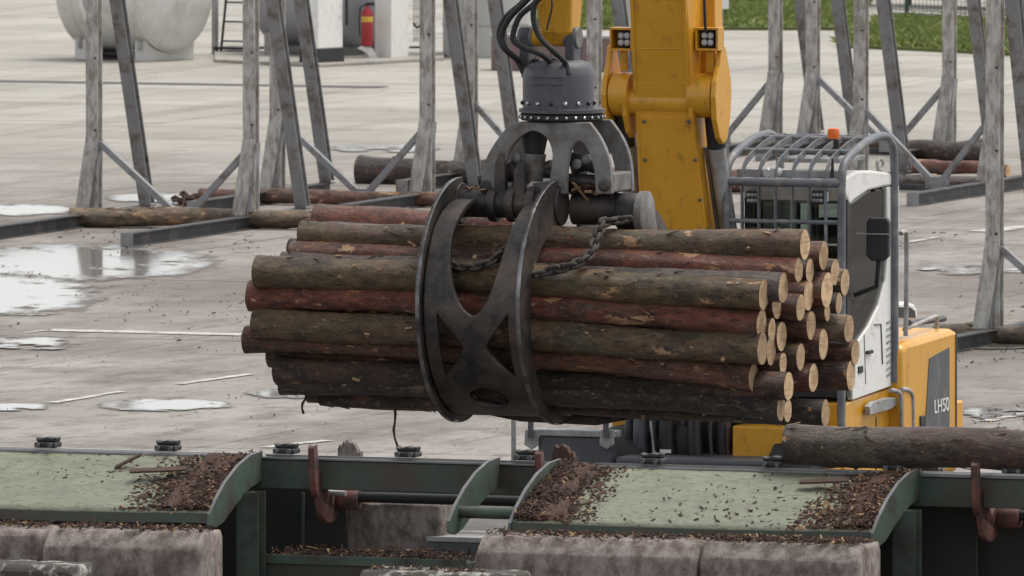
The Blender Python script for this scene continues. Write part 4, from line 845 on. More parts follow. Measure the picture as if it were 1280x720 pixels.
# cab
xo = xr - .02                                    # outer side plane
cw_ = (xr - xl) - .10
side = [(1066, 500), (1124, 479), (1124, 232), (1109, 234), (1110, 320), (1107, 352), (1099, 382), (1086, 408), (1072, 428), (1064, 436)]
cab = MB().prism([MF.x(a, b, xo) for a, b in side], (-.05, 0, 0)).build('cab', 'white', mh, .006)
MB().prism([Vector((-cw_, 0, 0)) + MF.x(a, b, xo) for a, b in side], (.05, 0, 0)).build('far_side', 'white', cab, .006)
roof = [(1063, 256), (1068, 250), (1086, 238), (1107, 233), (1124, 231), (1121, 221), (1112, 216), (1090, 213), (1070, 214), (1058, 222), (1054, 236)]
MB().prism([MF.x(a, b, xo + .004) for a, b in roof], (-cw_ - .008, 0, 0)).build('roof', 'white', cab, .02)
c1 = MF.x(1064, 430, xo); c2 = MF.x(1122, 470, xo); yf = MF.x(1060, 300, xo).y
zb = MF.x(1066, 496, xo).z; zr = MF.x(1068, 240, xo).z
MB().box(xo - cw_ + .06, xo - .06, yf + .02, c2.y - .02, zb + .02, zb + .10).build('cab_floor', 'dkgrey', cab)
MB().box(xo - cw_ + .06, xo - .06, c2.y - .07, c2.y - .03, zb + .02, zb + .55).build('rear_panel', 'dkgrey', cab)
MB().box(xo - cw_ + .06, xo - .06, c2.y - .06, c2.y - .05, zb + .56, zr).build('rear_window', 'glass', cab)
for xx_ in (.06, .5, .93): MB().box(xo - cw_ + cw_ * xx_ - .02, xo - cw_ + cw_ * xx_ + .02, c2.y - .08, c2.y - .062, zb + .56, zr).build('rear_pillar', 'black', cab)
for x in (xo - .06, xo - cw_ + .005): MB().box(x, x + .055, yf - .01, yf + .10, zb, zr + .10).build('front_pillar', 'black', cab, .01)
MB().box(xo - cw_, xo, yf - .012, yf + .05, zr - .02, zr + .09).build('header', 'dkgrey', cab, .01)
MB().box(xo - cw_ + .06, xo - .06, yf - .006, yf + .03, zb, zb + .25).build('front_sill', 'black', cab)
MB().box(xo - cw_ + .056, xo - .062, yf + .005, yf + .013, zb + .25, zr - .02).build('windscreen', 'glass', cab)
MB().prism([MF.x(a, b, xo - .02) for a, b in ((1062, 258), (1086, 241), (1109, 236), (1110, 320), (1107, 352), (1099, 382), (1086, 408), (1072, 428), (1064, 436))], (-.008, 0, 0)).build('door_window', 'glass', cab)
MB().prism([Vector((-cw_ + .035, 0, 0)) + MF.x(a, b, xo) for a, b in ((1062, 258), (1086, 241), (1109, 236), (1110, 320), (1107, 352), (1099, 382), (1086, 408), (1072, 428), (1064, 436))], (.008, 0, 0)).build('door_window', 'glass', cab)
p1 = MF.x(1094, 236, xo - .03); MB().box(p1.x - .035, p1.x, p1.y - .02, p1.y + .04, zb + .35, p1.z).build('door_pillar', 'black', cab)
MB().tube([MF.x(a, b, xo - .04) for a, b in ((1070, 385), (1080, 368), (1096, 352), (1106, 345))], .018, 8).build('grab_bar', 'black', cab, smooth=60)
MB().tube([MF.x(a, b, xo - .04) for a, b in ((1070, 430), (1079, 400), (1082, 370))], .012, 8).build('grab_bar', 'black', cab, smooth=60)
# seat, console
xm = (xo - cw_ / 2); seat = MB().box(xm - .25, xm + .25, .75, 1.25, zb + .45, zb + .60).build('seat', 'black', cab, .05)
MB().box(xm - .24, xm + .24, 1.16, 1.30, zb + .55, zb + 1.25).build('backrest', 'black', seat, .06); MB().box(xm - .14, xm + .14, 1.17, 1.27, zb + 1.27, zb + 1.5).build('headrest', 'black', seat, .04)
MB().tube([(xm, .45, zb + .1), (xm, .52, zb + .75)], .05, 10).build('steering_column', 'black', cab, smooth=50)
for s_ in (-1, 1): MB().box(xm + s_ * .34 - .07, xm + s_ * .34 + .07, .6, 1.2, zb + .1, zb + .72).build('console', 'dkgrey', cab, .03)
MB().tube([(xo - .35, .5, zb + .9), (xo - .55, .9, zr - .1)], .025, 8).build('cab_strut', 'black', cab)
MB().tube([(xo - cw_ + .3, 1.25, zb + .8), (xo - cw_ + .3, 1.25, zr)], .04, 8).build('cab_strut', 'black', cab)
# vents and seam on the lower white panel
for k in range(9):
    a = MF.x(1108, 404 + k * 8.3, xo + .002); b = MF.x(1116, 400 + k * 8.0, xo + .002); MB().sweep(rect(.006, .022), a, b, (1, 0, 0), (0, 0, 1)).build('vent_slot', 'ltgrey', cab)
MB().tube([MF.x(1093, 406, xo + .003), MF.x(1101, 405, xo + .003), MF.x(1103, 455, xo + .003)], .008, 6).build('seam', 'dkgrey', cab)
for a, b in ((1075, 462), (1121, 467)): q = MF.x(a, b, xo); MB().box(q.x - .01, q.x + .012, q.y - .06, q.y + .06, q.z - .03, q.z + .03).build('latch', 'black', cab, .006)
# roof fittings under the cage
q = MF.x(1100, 206, xo - .1); ev = MB(); ev.tube([q + Vector((0, .08 * math.cos(a), .05 * math.sin(a))) for a in [k * .5236 for k in range(13)]], .016, 8); ev.build('lifting_eye', 'ltgrey', cab, smooth=60)
MB().tube(smooth_path([MF.x(a, b, xo - .06) for a, b in ((1058, 224), (1066, 215), (1078, 222), (1070, 230), (1062, 226))]), .008, 6).build('cable', 'black', cab, smooth=60)
for px_, sz in ((962, .05), (970, .06)):
    q = MF.y(px_, 216, .12); MB().lathe([(sz, 0), (sz * 1.05, .05), (sz * .7, .08)], q, (0, -1, 0), 16).build('roof_lamp', 'led', cab, smooth=40)
MB().box(xl + .05, xr - .06, .12, .17, MF.y(980, 222, .12).z, MF.y(980, 212, .12).z).build('roof_edge', 'ltgrey', cab, .01)
MB().box(xl + .35, xr - .12, .3, 1.0, zr + .25, zr + .29).build('roof_hatch', 'ltgrey', cab, .01)
MB().tube([MF.y(1040, 222, .02), MF.y(1041, 198, .02)], [.02, .008], 8).build('antenna', 'black', cab)
for px_ in (940, 1022):
    q = MF.y(px_, 247, .03); lamp = MB().box(q.x - .055, q.x + .055, .03, .09, q.z - .06, q.z + .06).build('work_lamp', 'black', cab, .01)
    for i in (-1, 0, 1):
        for j in (-1, 1): MB().lathe([(.016, 0), (.016, .004), (.010, .007)], (q.x + i * .033, .029, q.z + j * .024), (0, -1, 0), 10).build('led', 'ltgrey', lamp)
    MB().box(q.x - .095 if px_ < 1000 else q.x + .07, q.x - .07 if px_ < 1000 else q.x + .095, .02, .04, q.z - .03, q.z + .05).build('bracket', 'white', lamp)
q = MF.y(1042, 166, .7); bc = MB().lathe([(.052, -.05), (.055, .0), (.048, .035), (.025, .042)], q + Vector((0, 0, .0)), n=20).build('beacon', 'orange', mh, smooth=40)
MB().lathe([(.05, -.2), (.05, -.06)], q, n=12).build('beacon_base', 'black', bc)
MB().tube([(xo - .45, yf - .02, zb + .32), (xo - .62, yf - .02, zb + .85)], .008, 6).build('wiper', 'black', cab)
q = MF.x(1086, 440, xo + .004); MB().box(q.x - .004, q.x + .02, q.y - .08, q.y + .08, q.z - .015, q.z + .015).build('door_handle', 'black', cab, .006)
MB().tube([MF.x(a, b, xo + .001) for a, b in ((1080, 418), (1082, 480))], .005, 6).build('door_seam', 'dkgrey', cab)
# mirror
q = MF.x(1096, 298, xo + .22); mi = MB()
a = MF.y(1082, 272, q.y); b = MF.y(1111, 327, q.y); mi.prism([(a.x + .03, 0, a.z), (b.x - .02, 0, a.z), (b.x, 0, a.z - .04), (b.x - .004, 0, b.z + .05), (b.x - .05, 0, b.z), (a.x + .05, 0, b.z), (a.x, 0, b.z + .05), (a.x + .004, 0, a.z - .04)], (0, .07, 0))
for i, v in enumerate(mi.v): mi.v[i] = (v[0], v[1] + q.y, v[2])
mir = mi.build('mirror', 'mirrorglass', mh, .015)
MB().tube([((a.x + b.x) / 2, q.y + .04, b.z), ((a.x + b.x) / 2 - .02, q.y + .04, b.z - .22), (xo, q.y + .05, b.z - .30)], .022, 8).build('mirror_arm', 'black', mir, smooth=50)
MB().tube([(a.x - .08, q.y - .01, a.z - .14), (b.x, q.y - .01, a.z - .14)], .006, 6).build('clip', 'ltgrey', mir)
# handrails by the door
MB().tube(smooth_path([MF.x(a, b, xo + .06) for a, b in ((1126, 292), (1130, 290), (1133, 298), (1133, 360), (1132, 420))]), .022, 8).build('handrail', 'ltgrey', mh, smooth=60)
for dx in (0, 14):
    MB().tube(smooth_path([MF.x(a + dx, b - dx * .1, xo + .10) for a, b in ((1113, 488), (1121, 489), (1126, 496), (1127, 520), (1127, 575))]), .020, 8).build('grab_rail', 'ltgrey', mh, smooth=60)
# lower body
ztop = MF.x(1070, 498, xo).z; zlow = ztop - 1.0
q1 = MF.x(1066, 500, xo - .02); q2 = MF.x(1126, 480, xo - .02)
MB().prism([MF.x(a, b, xo - .02) for a, b in ((1056, 504), (1128, 480), (1128, 600), (1056, 620))], (-.9, 0, 0)).build('side_housing', 'yellow', mh, .02)
MB().prism([MF.x(a, b, xo) for a, b in ((1080, 508), (1085, 502), (1104, 497), (1119, 497), (1119, 503), (1106, 512), (1081, 519))], (.05, 0, 0)).build('step_plate', 'ltgrey', mh, .008)
MB().box(xo - .02, xo - .012, q1.y + .62, q1.y + .63, zlow, ztop - .2).build('panel_gap', 'dkgrey', mh)
# front of the deck
qa = MF.y(915, 532, -.12); qb = MF.y(1062, 590, -.12)
MB().box(qa.x, xo - .05, -.12, 3.6, qa.z - .55, qa.z).build('deck', 'yellow', mh, .02)
qh = MF.y(968, 578, -.13); MB().tube([qh + Vector((-.1, -.01, 0)), qh + Vector((0, -.03, .03)), qh + Vector((.1, -.01, 0))], .02, 8).build('deck_handle', 'black', mh)
MB().box(xo - .26, xo - .12, -.10, .02, qa.z + .01, ztop - .02).build('cab_mount', 'dkgrey', mh, .01)
# engine hood with dark panel
xh = xo + .10
hood = [(1128, 600), (1128, 436), (1134, 428), (1150, 424), (1192, 411), (1198, 415), (1198, 560), (1198, 590)]
MB().prism([MF.x(a, b, xh) for a, b in hood], (-2.5, 0, 0)).build('engine_hood', 'yellow', mh, .05, smooth=40)
pn = MB().prism([MF.x(a, b, xh + .006) for a, b in ((1155, 560), (1162, 448), (1187, 434), (1187, 553))], (-.012, 0, 0)).build('side_grille', 'dkgrey', mh)
q = MF.x(1193, 415, xh + .001); 
MB().tube([MF.x(1195, 418, xh + .003), MF.x(1195, 560, xh + .003)], .010, 6).build('hood_seam', 'dkgrey', mh)
qs = MF.x(1152, 525, xh); MB().box(qs.x - .01, qs.x + .015, qs.y - .06, qs.y + .06, qs.z - .06, qs.z + .04).build('hood_latch', 'black', mh, .01)
# lettering
tcu = bpy.data.curves.new('lettering', 'FONT'); tcu.body = 'LH50'; tcu.size = 1.0; tcu.extrude = .004
tob = bpy.data.objects.new('tmp_text', tcu); col.objects.link(tob); bpy.context.view_layer.update()
dg = bpy.context.evaluated_depsgraph_get(); tme = bpy.data.meshes.new_from_object(tob.evaluated_get(dg)); bpy.data.objects.remove(tob)
xs_ = [v.co.x for v in tme.vertices]; ys_ = [v.co.y for v in tme.vertices]
pa_ = MF.x(1168, 517, xh + .008); pb_ = MF.x(1186, 513, xh + .008); pc_ = MF.x(1168, 500, xh + .008)
sy = (pb_.y - pa_.y) / (max(xs_) - min(xs_)); sz = (pc_.z - pa_.z) / (max(ys_) - min(ys_))
for v in tme.vertices: v.co = Vector((pa_.x + v.co.z, pa_.y + (v.co.x - min(xs_)) * sy, pa_.z + (v.co.y - min(ys_)) * sz))
tme.materials.clear(); tme.materials.append(M['white']); lo = bpy.data.objects.new('lettering', tme); col.objects.link(lo); lo.parent = pn
# things on the hood
qm = MF.x(1135, 388, xh - .1); mp_ = MB().prism([MF.x(a, b, xh - .1) for a, b in ((1124, 398), (1124, 380), (1132, 377), (1143, 380), (1147, 387), (1147, 399))], (-.16, 0, 0)).build('rear_camera_housing', 'white', mh, .02)
MB().prism([MF.x(a, b, xh - .094) for a, b in ((1124, 397), (1124, 384), (1138, 384), (1144, 389), (1145, 397))], (-.01, 0, 0)).build('lens_face', 'black', mp_)
MB().tube(smooth_path([MF.x(a, b, xh - .15) for a, b in ((1130, 412), (1140, 408), (1168, 396), (1171, 398), (1171, 412))], 4), .018, 8).build('hood_rail', 'ltgrey', mh, smooth=60)
MB().tube([MF.x(a, b, xh - .6) for a, b in ((1136, 404), (1180, 398))], .03, 8).build('hood_pipe', 'dkgrey', mh)
# boom: yellow box girder leaning towards the camera
YB = -.25
def bm_pt(px, py, y): return MF.y(px, py, y)
b0 = bm_pt(801, 300, YB + .15); b0r = bm_pt(880, 300, YB + .15); b1 = bm_pt(786, 0, YB - .30); b1r = bm_pt(858, 0, YB - .30)
low = Vector((0, .55, -.9)); dirb = (b1 - b0)
def girder(pts_l, wd, depth, name, m, par, bev=.02):
    """pts_l: left edge of the underside; depth: vector list away from the underside"""
    vs_ = []; fs_ = []
    for p, w_, d_ in zip(pts_l, wd, depth):
        p = Vector(p); vs_ += [p, p + Vector((w_, 0, 0)), p + Vector((w_, 0, 0)) + Vector(d_), p + Vector(d_)]
    n_ = len(pts_l)
    for i in range(n_ - 1):
        for j in range(4): fs_.append((4 * i + j, 4 * i + (j + 1) % 4, 4 * i + 4 + (j + 1) % 4, 4 * i + 4 + j))
    fs_ += [(0, 1, 2, 3), (4 * n_ - 1, 4 * n_ - 2, 4 * n_ - 3, 4 * n_ - 4)]
    return MB().add(vs_, fs_).build(name, m, par, bev)
sl_ = dirb / dirb.length
pb = [Vector((b0.x - .02, .9, 1.7)), Vector((b0.x, b0.y, b0.z)), Vector((b1.x, b1.y, b1.z)), Vector((b1.x - .02, b1.y - 1.6, b1.z + 3.2)), Vector((b1.x - .02, b1.y - 3.2, b1.z + 4.4))]
wb = [.6, b0r.x - b0.x, b1r.x - b1.x, .5, .45]
boom = girder(pb, wb, [(0, .6, .3), (0, .62, .12), (0, .62, .14), (0, .6, .45), (0, .3, .55)], 'boom', 'yellow', mh)
# cover plates of the underside
t0 = bm_pt(797, 143, YB - .10); t1 = bm_pt(864, 112, YB - .10)
MB().tube([(t0.x - .12, t0.y + .1, (t0.z + t1.z) / 2), (t1.x + .14, t0.y + .1, (t0.z + t1.z) / 2)], .125, 24).build('cross_boss', 'yellow', boom, smooth=40)
MB().prism([bm_pt(800, 145, YB - .10) , bm_pt(866, 145, YB - .10), bm_pt(884, 300, YB + .12), bm_pt(806, 300, YB + .12)], (0, .03, 0)).build('cover_plate', 'yellow', boom, .006)
for sx_ in (787.5, 853): MB().prism([bm_pt(sx_, 0, YB - .315), bm_pt(sx_ + 4, 0, YB - .315), bm_pt(sx_ + 8, 112, YB - .14), bm_pt(sx_ + 4, 112, YB - .14)], (0, .02, 0)).build('weld_strip', 'yellow', boom)
for px_, py_ in ((805, 152), (861, 152), (806, 200), (869, 200), (809, 250), (875, 250)):
    q = bm_pt(px_, py_, YB - .115 + (py_ - 145) * .0014); MB().lathe([(.016, 0), (.016, .012), (.009, .018)], q, (0, -1, 0), 8).build('bolt', 'dkgrey', boom)
for py_ in (60, 104): MB().prism([bm_pt(789 + py_ * .05, py_, YB - .30 + py_ * .0016 - .012), bm_pt(857 + py_ * .05, py_, YB - .30 + py_ * .0016 - .012), bm_pt(857 + py_ * .05, py_ + 1.2, YB - .30 + py_ * .0016 - .012), bm_pt(789 + py_ * .05, py_ + 1.2, YB - .30 + py_ * .0016 - .012)], (0, .02, 0)).build('weld_seam', 'yellow', boom)
# right side plate strip and hose
for px0_, px1_, yy, nm in ((866, 893, .05, 'side_rib'),):
    MB().prism([bm_pt(px0_, -20, YB + .12), bm_pt(px1_, -20, YB + .12), bm_pt(px1_ + 2, 95, YB + .12), bm_pt(px0_ + 2, 95, YB + .12)], (0, .2, 0)).build(nm, 'yellow', boom, .01)
MB().tube([bm_pt(880, -15, YB - .24), bm_pt(881, 20, YB - .2), bm_pt(882, 40, YB - .15)], .012, 6).build('cable', 'black', boom)
MB().tube(smooth_path([bm_pt(a, b, YB + .2) for a, b in ((892, -15), (894, 30), (897, 62), (899, 80), (896, 88))]), .024, 8).build('hose', 'rubber', boom, smooth=60)
# cylinder brackets on both sides
def bracket(sg):
    cxl, cxr = (766, 792) if sg < 0 else (864, 896)
    zc_ = bm_pt(780, 118, YB).z; x0 = bm_pt(cxl, 118, YB).x; x1 = bm_pt(cxr, 118, YB).x
    bs = MB().lathe([(.185, x0 + .01), (.19, x0 + .03), (.19, x1 - .03), (.185, x1 - .01)], (0, YB + .02, zc_), (1, 0, 0), 36).build('cylinder_boss', 'yellow', boom, smooth=40)
    xo_ = x0 - .05 if sg < 0 else x1
    pts = [(-.03, .42), (.07, .43), (.15, .28), (.22, .14), (.235, 0), (.20, -.20), (.13, -.38), (.02, -.42), (-.08, -.36), (-.17, -.2), (-.2, 0), (-.17, .13), (-.08, .26)]
    MB().prism([(xo_, YB + .02 + a, zc_ + b) for a, b in pts], (.05, 0, 0)).build('bracket_plate', 'yellow', bs, .012)
    xi = x1 - .06 if sg < 0 else x0 + .02
    MB().prism([(xi, YB + .02 + a * .9, zc_ + b * .9) for a, b in pts[4:11]], (.045, 0, 0)).build('bracket_plate', 'yellow', bs, .012)
    xm_ = (x0 + x1) / 2 + (-.02 if sg < 0 else .06)
    top = Vector((xm_, YB + .06, zc_ - .22)); bot = Vector((xm_ + (-.02 if sg < 0 else .06), .55, zc_ - 2.3)); mid = top.lerp(bot, .11)
    cy_ = MB().tube([mid, bot], .075, 18).build('hoist_cylinder', 'ltgrey', mh, smooth=40)
    MB().tube([top + Vector((0, 0, .12)), mid], .082, 18).build('rod_head', 'black', cy_, smooth=40)
    MB().tube([mid + Vector((-.1 if sg > 0 else .1, 0, 0)), bot + Vector((-.1 if sg > 0 else .1, 0, 0))], .02, 8).build('feed_pipe', 'orange' if False else 'yoke', cy_)
    # lamp above
    lx = 776 if sg < 0 else 883; q = bm_pt(lx, 49, YB - .12)
    hs_ = MB(); wl_, hl_ = .075 + .0, .10
    hs_.box(q.x - wl_ - .03, q.x + wl_ + .03, q.y, q.y + .16, q.z + hl_ - .02, q.z + hl_); hs_.box(q.x - wl_ - .03, q.x + wl_ + .03, q.y, q.y + .16, q.z - hl_, q.z - hl_ + .02)
    hs_.box(q.x - wl_ - .03, q.x - wl_ - .01, q.y, q.y + .16, q.z - hl_ + .02, q.z + hl_ - .02); hs_.box(q.x + wl_ + .01, q.x + wl_ + .03, q.y, q.y + .16, q.z - hl_ + .02, q.z + hl_ - .02); hs_.box(q.x - wl_ - .03, q.x + wl_ + .03, q.y + .14, q.y + .159, q.z - hl_ + .02, q.z + hl_ - .02)
    h_ = hs_.build('lamp_housing', 'yellow', boom, .004)
    lx_ = q.x + (.02 if sg < 0 else 0)
    MB().box(lx_ - .062, lx_ + .062, q.y + .03, q.y + .12, q.z - .07, q.z + .07).build('lamp', 'black', h_, .012)
    for i in (-1, 1):
        for j in (-1, 1): MB().lathe([(.026, 0), (.026, .006), (.014, .010)], (lx_ + i * .028, q.y + .029, q.z + j * .03), (0, -1, 0), 12).build('led', 'led', h_)
    MB().prism([(q.x - .03, q.y + .06, q.z - hl_ + .001), (q.x + .03, q.y + .06, q.z - hl_ + .001), (q.x + .05 - (0.03 if sg < 0 else 0), q.y + .1, zc_ + .2), (q.x - .04, q.y + .1, zc_ + .2)], (0, .04, 0)).build('lamp_stay', 'yellow', h_, .006)
bracket(-1); bracket(1)
# stick (arm) whose tip carries the rotator
s0 = BF.w(BF.y(672, 52, CY)); SF = MF
def mw(px, py, yb): return MF.inv @ BF.w(BF.y(px, py, yb))
sp_ = [mw(673, 54, CY - .06), mw(675, 40, CY - .12), mw(667, -5, CY - .16), mw(662, -60, CY - .2)]
sp_.append(Vector((boom.data.vertices[16].co.x - .4, b1.y - 3.0, b1.z + 4.3)))
stick = girder(sp_, [.24, .27, .33, .36, .4], [(0, .12, 0), (0, .24, 0), (0, .32, 0), (0, .36, 0), (0, .4, .1)], 'stick', 'yellow', mh, .03)
q = mw(688, 47, CY); MB().tube([mw(664, 47, CY), mw(712, 47, CY)], .075, 18).build('stick_eye', 'yellow', stick, smooth=40)
q = mw(730, 47, CY - .02); MB().tube([mw(716, 47, CY), mw(724, 47, CY)], .07, 16).build('pin_head', 'yoke', stick, smooth=40)
# undercarriage
und = MB().box(qa.x - .9, xo - .4, -.6, 3.2, .62, .98).build('undercarriage', 'dkgrey', mh, .03)
MB().lathe([(.8, .98), (.85, 1.0), (.85, 1.08), (.8, qa.z - .56)], (xm - .7, 2.0, 0), n=40).build('slew_ring', 'black', mh, smooth=40)
for wx in (qa.x - 1.0, xo - .35):
    for wy in (.2, 2.3):
        ty = MB().lathe([(.32, -.24), (.50, -.25), (.585, -.2), (.60, -.1), (.60, .1), (.585, .2), (.50, .25), (.32, .24)], (wx, wy, .60), (1, 0, 0), 40).build('tyre', 'rubber', mh, smooth=35)
        MB().lathe([(.30, -.2), (.32, -.18), (.32, .18), (.30, .2)], (wx, wy, .60), (1, 0, 0), 28).build('rim', 'yellow', ty, smooth=35)
# machinery under the bundle
for px_, m_, w_ in ((788, 'black', .05), (800, 'dkgrey', .06), (818, 'dkgrey', .02), (834, 'black', .07), (852, 'dkgrey', .03), (868, 'black', .06), (888, 'dkgrey', .02), (902, 'black', .05), (909, 'rust', .02)):
    q = MF.y(px_, 560, -.2 + (px_ % 7) * .03); MB().tube(smooth_path([q + Vector((.03, .1, .55)), q + Vector((0, 0, .2)), q + Vector((.015, .0, -.15)), q + Vector((-.02, .1, -.5))], 4), w_, 10).build('hydraulic_line', m_, mh, smooth=60)
q = MF.y(850, 560, .1); MB().box(q.x - .5, q.x + .45, .15, .6, q.z - .6, q.z + .5).build('pump_block', 'black', mh, .03)
q = MF.y(848, 560, -.1); MB().lathe([(.2, 0), (.2, .1), (.12, .14)], (q.x, -.02, q.z), (0, -1, 0), 24).build('motor', 'black', mh, smooth=40)
q = MF.y(832, 564, -.25); MB().box(q.x - .05, q.x + .05, -.26, -.25, q.z - .015, q.z + .015).build('data_plate', 'white', mh)
q = MF.y(815, 555, -.3); MB().tube([q + Vector((-.01, 0, .2)), q + Vector((.02, 0, -.1))], .014, 8).build('rod', 'chrome', mh)
q = MF.y(775, 532, .3); MB().box(q.x - .08, q.x + .08, .3, 1.0, q.z - .06, q.z + .2).build('frame_corner', 'yellow', mh, .02)
# stabiliser blade in front of the left wheels
qa_ = MF.y(672, 545, -.5); qb_ = MF.y(766, 590, -.5)
stb = MB().box(qa_.x, qb_.x, -.5, -.38, qb_.z - .55, qa_.z).build('stabiliser_blade', 'dkgrey', mh, .02)
MB().box(qa_.x - .05, qb_.x + .03, -.52, -.36, qa_.z + .003, qa_.z + .06).build('blade_top', 'ltgrey', stb, .01)
for px_ in (664, 758):
    q = MF.y(px_, 530, -.55); MB().prism([MF.y(px_ + a, b, -.54) for a, b in ((-8, 537), (8, 537), (9, 556), (0, 562), (-9, 556))], (0, .035, 0)).build('blade_bracket', 'ltgrey', stb, .008)
    MB().box(q.x - .02, q.x + .02, -.58, -.545, q.z - .12, q.z + .04).build('pin', 'dkgrey', stb)
q = MF.y(641, 560, -.4); MB().box(q.x - .015, q.x + .015, -.4, -.36, q.z - .6, q.z + .35).build('edge_bar', 'ltgrey', stb)
MB().box(qa_.x, qb_.x, -.35, .0, qb_.z - .5, qb_.z - .1).build('blade_carrier', 'dkgrey', stb)

# ------------------------------------------------------------------ log conveyor in the foreground
CF = Frame(at(640, 580, 100)); GZ = -CF.o.z
cv = thing('log_conveyor', 'green steel log conveyor with pale sloping chutes across the foreground', 'conveyor', CF)
def cx(px, py=580, y=0): return CF.y(px, py, y).x
zt_ = CF.y(640, 579, 0).z
Xa, Xb = cx(-1200), cx(2500)
MB().box(Xa, Xb, .0, .14, zt_ - .235, zt_ - .022).build('side_beam', 'green', cv, .006)
MB().box(Xa, Xb, -.015, .16, zt_ - .018, zt_).build('top_rail', 'rail', cv, .004)
MB().box(Xa, cx(325), .03, .06, zt_ + .002, zt_ + .02).build('wear_strip', 'railbright', cv); MB().box(cx(1142), Xb, .03, .06, zt_ + .002, zt_ + .02).build('wear_strip', 'railbright', cv)
MB().box(cx(330), cx(1138), .03, .05, zt_ + .002, zt_ + .016).build('wear_strip', 'rail', cv)
MB().box(Xa, Xb, 1.05, 1.19, zt_ - .40, zt_ - .15).build('side_beam', 'green', cv, .006); 
MB().box(Xa, Xb, 1.03, 1.2, zt_ - .148, zt_ - .135).build('top_rail', 'rail', cv, .004)
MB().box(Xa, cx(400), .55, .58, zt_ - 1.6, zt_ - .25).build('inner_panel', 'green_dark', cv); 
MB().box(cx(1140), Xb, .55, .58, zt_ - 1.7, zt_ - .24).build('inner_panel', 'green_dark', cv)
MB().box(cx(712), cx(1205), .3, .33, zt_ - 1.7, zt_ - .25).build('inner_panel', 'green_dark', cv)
RUN, DROP = 1.04, .325
def chute(px0, px1, label=None):
    x0, x1 = cx(px0), cx(px1); zz = zt_ - .03
    nx, ny = 40, 10; g = MB(); vs_ = []; fs_ = []
    for i in range(nx + 1):
        for j in range(ny + 1):
            u = i / nx; v = j / ny; sag = -.012 * math.sin(u * 3.14) * v + .004 * fbm(u * 6, v * 3, 4)
            vs_.append((x0 + (x1 - x0) * u, -.02 - RUN * v, zz - DROP * v + sag))
    for i in range(nx):
        for j in range(ny): a = i * (ny + 1) + j; fs_.append((a, a + 1, a + ny + 2, a + ny + 1))
    p = g.add(vs_, fs_).build('chute_plate', 'chute', cv, smooth=60); s_ = p.modifiers.new('t', 'SOLIDIFY'); s_.thickness = .015
    n_ = nx + 1; lv = [vs_[i * (ny + 1) + ny] for i in range(n_)]
    lip = MB().add([(a, b - .004, c + .006) for a, b, c in lv] + [(a, b - .012, c - .065) for a, b, c in lv], [(i, i + 1, n_ + i + 1, n_ + i) for i in range(nx)]).build('front_lip', 'green', p); s_ = lip.modifiers.new('t', 'SOLIDIFY'); s_.thickness = .014
    return p, x0, x1
def side_plate(px, side=None, name='side_plate'):
    x = cx(px, 575, 0); zz = zt_
    prof = [(.0, .0), (-.25, -.015), (-.50, -.075), (-.75, -.175), (-.95, -.29), (-1.08, -.395), (-1.10, -.47), (-.95, -.50), (-.80, -.47), (-.55, -.36), (-.25, -.255), (.0, -.22)]
    o = MB().prism([(x, a, zz + b + .04) for a, b in prof], (.022, 0, 0)).build(name, 'greenpost', cv, .003)
    edge = MB(); e5 = prof[:6]
    edge.add([(x + dx_, a, zz + b + .043) for a, b in e5 for dx_ in (-.002, .024)], [(2 * k, 2 * k + 1, 2 * k + 3, 2 * k + 2) for k in range(5)])
    eo = edge.build('worn_edge', 'rail', o); s_ = eo.modifiers.new('t', 'SOLIDIFY'); s_.thickness = .004
    return o
pl_, lx0, lx1 = chute(-140, 324); side_plate(325)
pr_, rx0, rx1 = chute(701, 1146); side_plate(1147); side_plate(698); side_plate(622)
# pipe between the two middle plates
MB().tube([(cx(622, 575), -.86, zt_ - .30), (cx(698, 575), -.86, zt_ - .30)], .045, 16).build('spacer_pipe', 'greenpost', cv, smooth=50)
# posts
for px_, wd in ((315, 28), (1135, 30), (1500, 30), (-180, 30), (-700, 30), (2000, 30)):
    x = cx(px_, 620, -.3); MB().sweep(Isec(.17, .16, .014, .012), (x, -.32, GZ), (x, -.32, zt_ - .24), (1, 0, 0), (0, 1, 0)).build('post', 'greenpost', cv); MB().box(x - .15, x + .15, -.47, -.17, GZ, GZ + .03).build('post_foot', 'greenpost', cv)
for px_ in (150, 640, 1000, 1300):
    x = cx(px_); MB().box(x - .06, x + .06, 1.06, 1.18, GZ, zt_ - .41).build('rear_post', 'green', cv)
# shaft with kicker arms
MB().tube([(cx(405, 628, .35), .35, zt_ - .31), (cx(650, 628, .35), .35, zt_ - .31)], .04, 14).build('kicker_shaft', 'black', cv, smooth=50)
MB().tube([(cx(1190, 640, .35), .35, zt_ - .31), (cx(1400, 640, .35), .35, zt_ - .31)], .04, 14).build('kicker_shaft', 'black', cv, smooth=50)
def kicker(px, full=True):
    x = cx(px, 600, -.1); zz = zt_
    pts = [(-.10, .085), (-.055, .10), (-.04, .04), (-.025, -.06), (-.02, -.2), (.02, -.34), (.10, -.46), (.26, -.50), (.40, -.44), (.42, -.28), (.34, -.24), (.22, -.30), (.08, -.30), (-.04, -.26), (-.085, -.14), (-.09, -.02)]
    ps = smooth_path([Vector((x - .024, a - .06, zz + b)) for a, b in pts + pts[:1]], 3)[:-1]
    k = MB().prism(ps, (.048, 0, 0)).build('kicker_arm', 'rust', cv, .010)
    if full: MB().lathe([(.07, .03), (.08, .05), (.08, .17), (.07, .19)], (x, .34, zz - .33), (1, 0, 0), 22).build('kicker_hub', 'rust', k, smooth=40)
kicker(393); kicker(676); kicker(1221)
# cross pieces visible below the beam
MB().tube([(cx(402, 614, .2), .2, zt_ - .27), (cx(432, 614, .2), .2, zt_ - .275)], .022, 10).build('grease_line', 'railbright', cv, smooth=50)
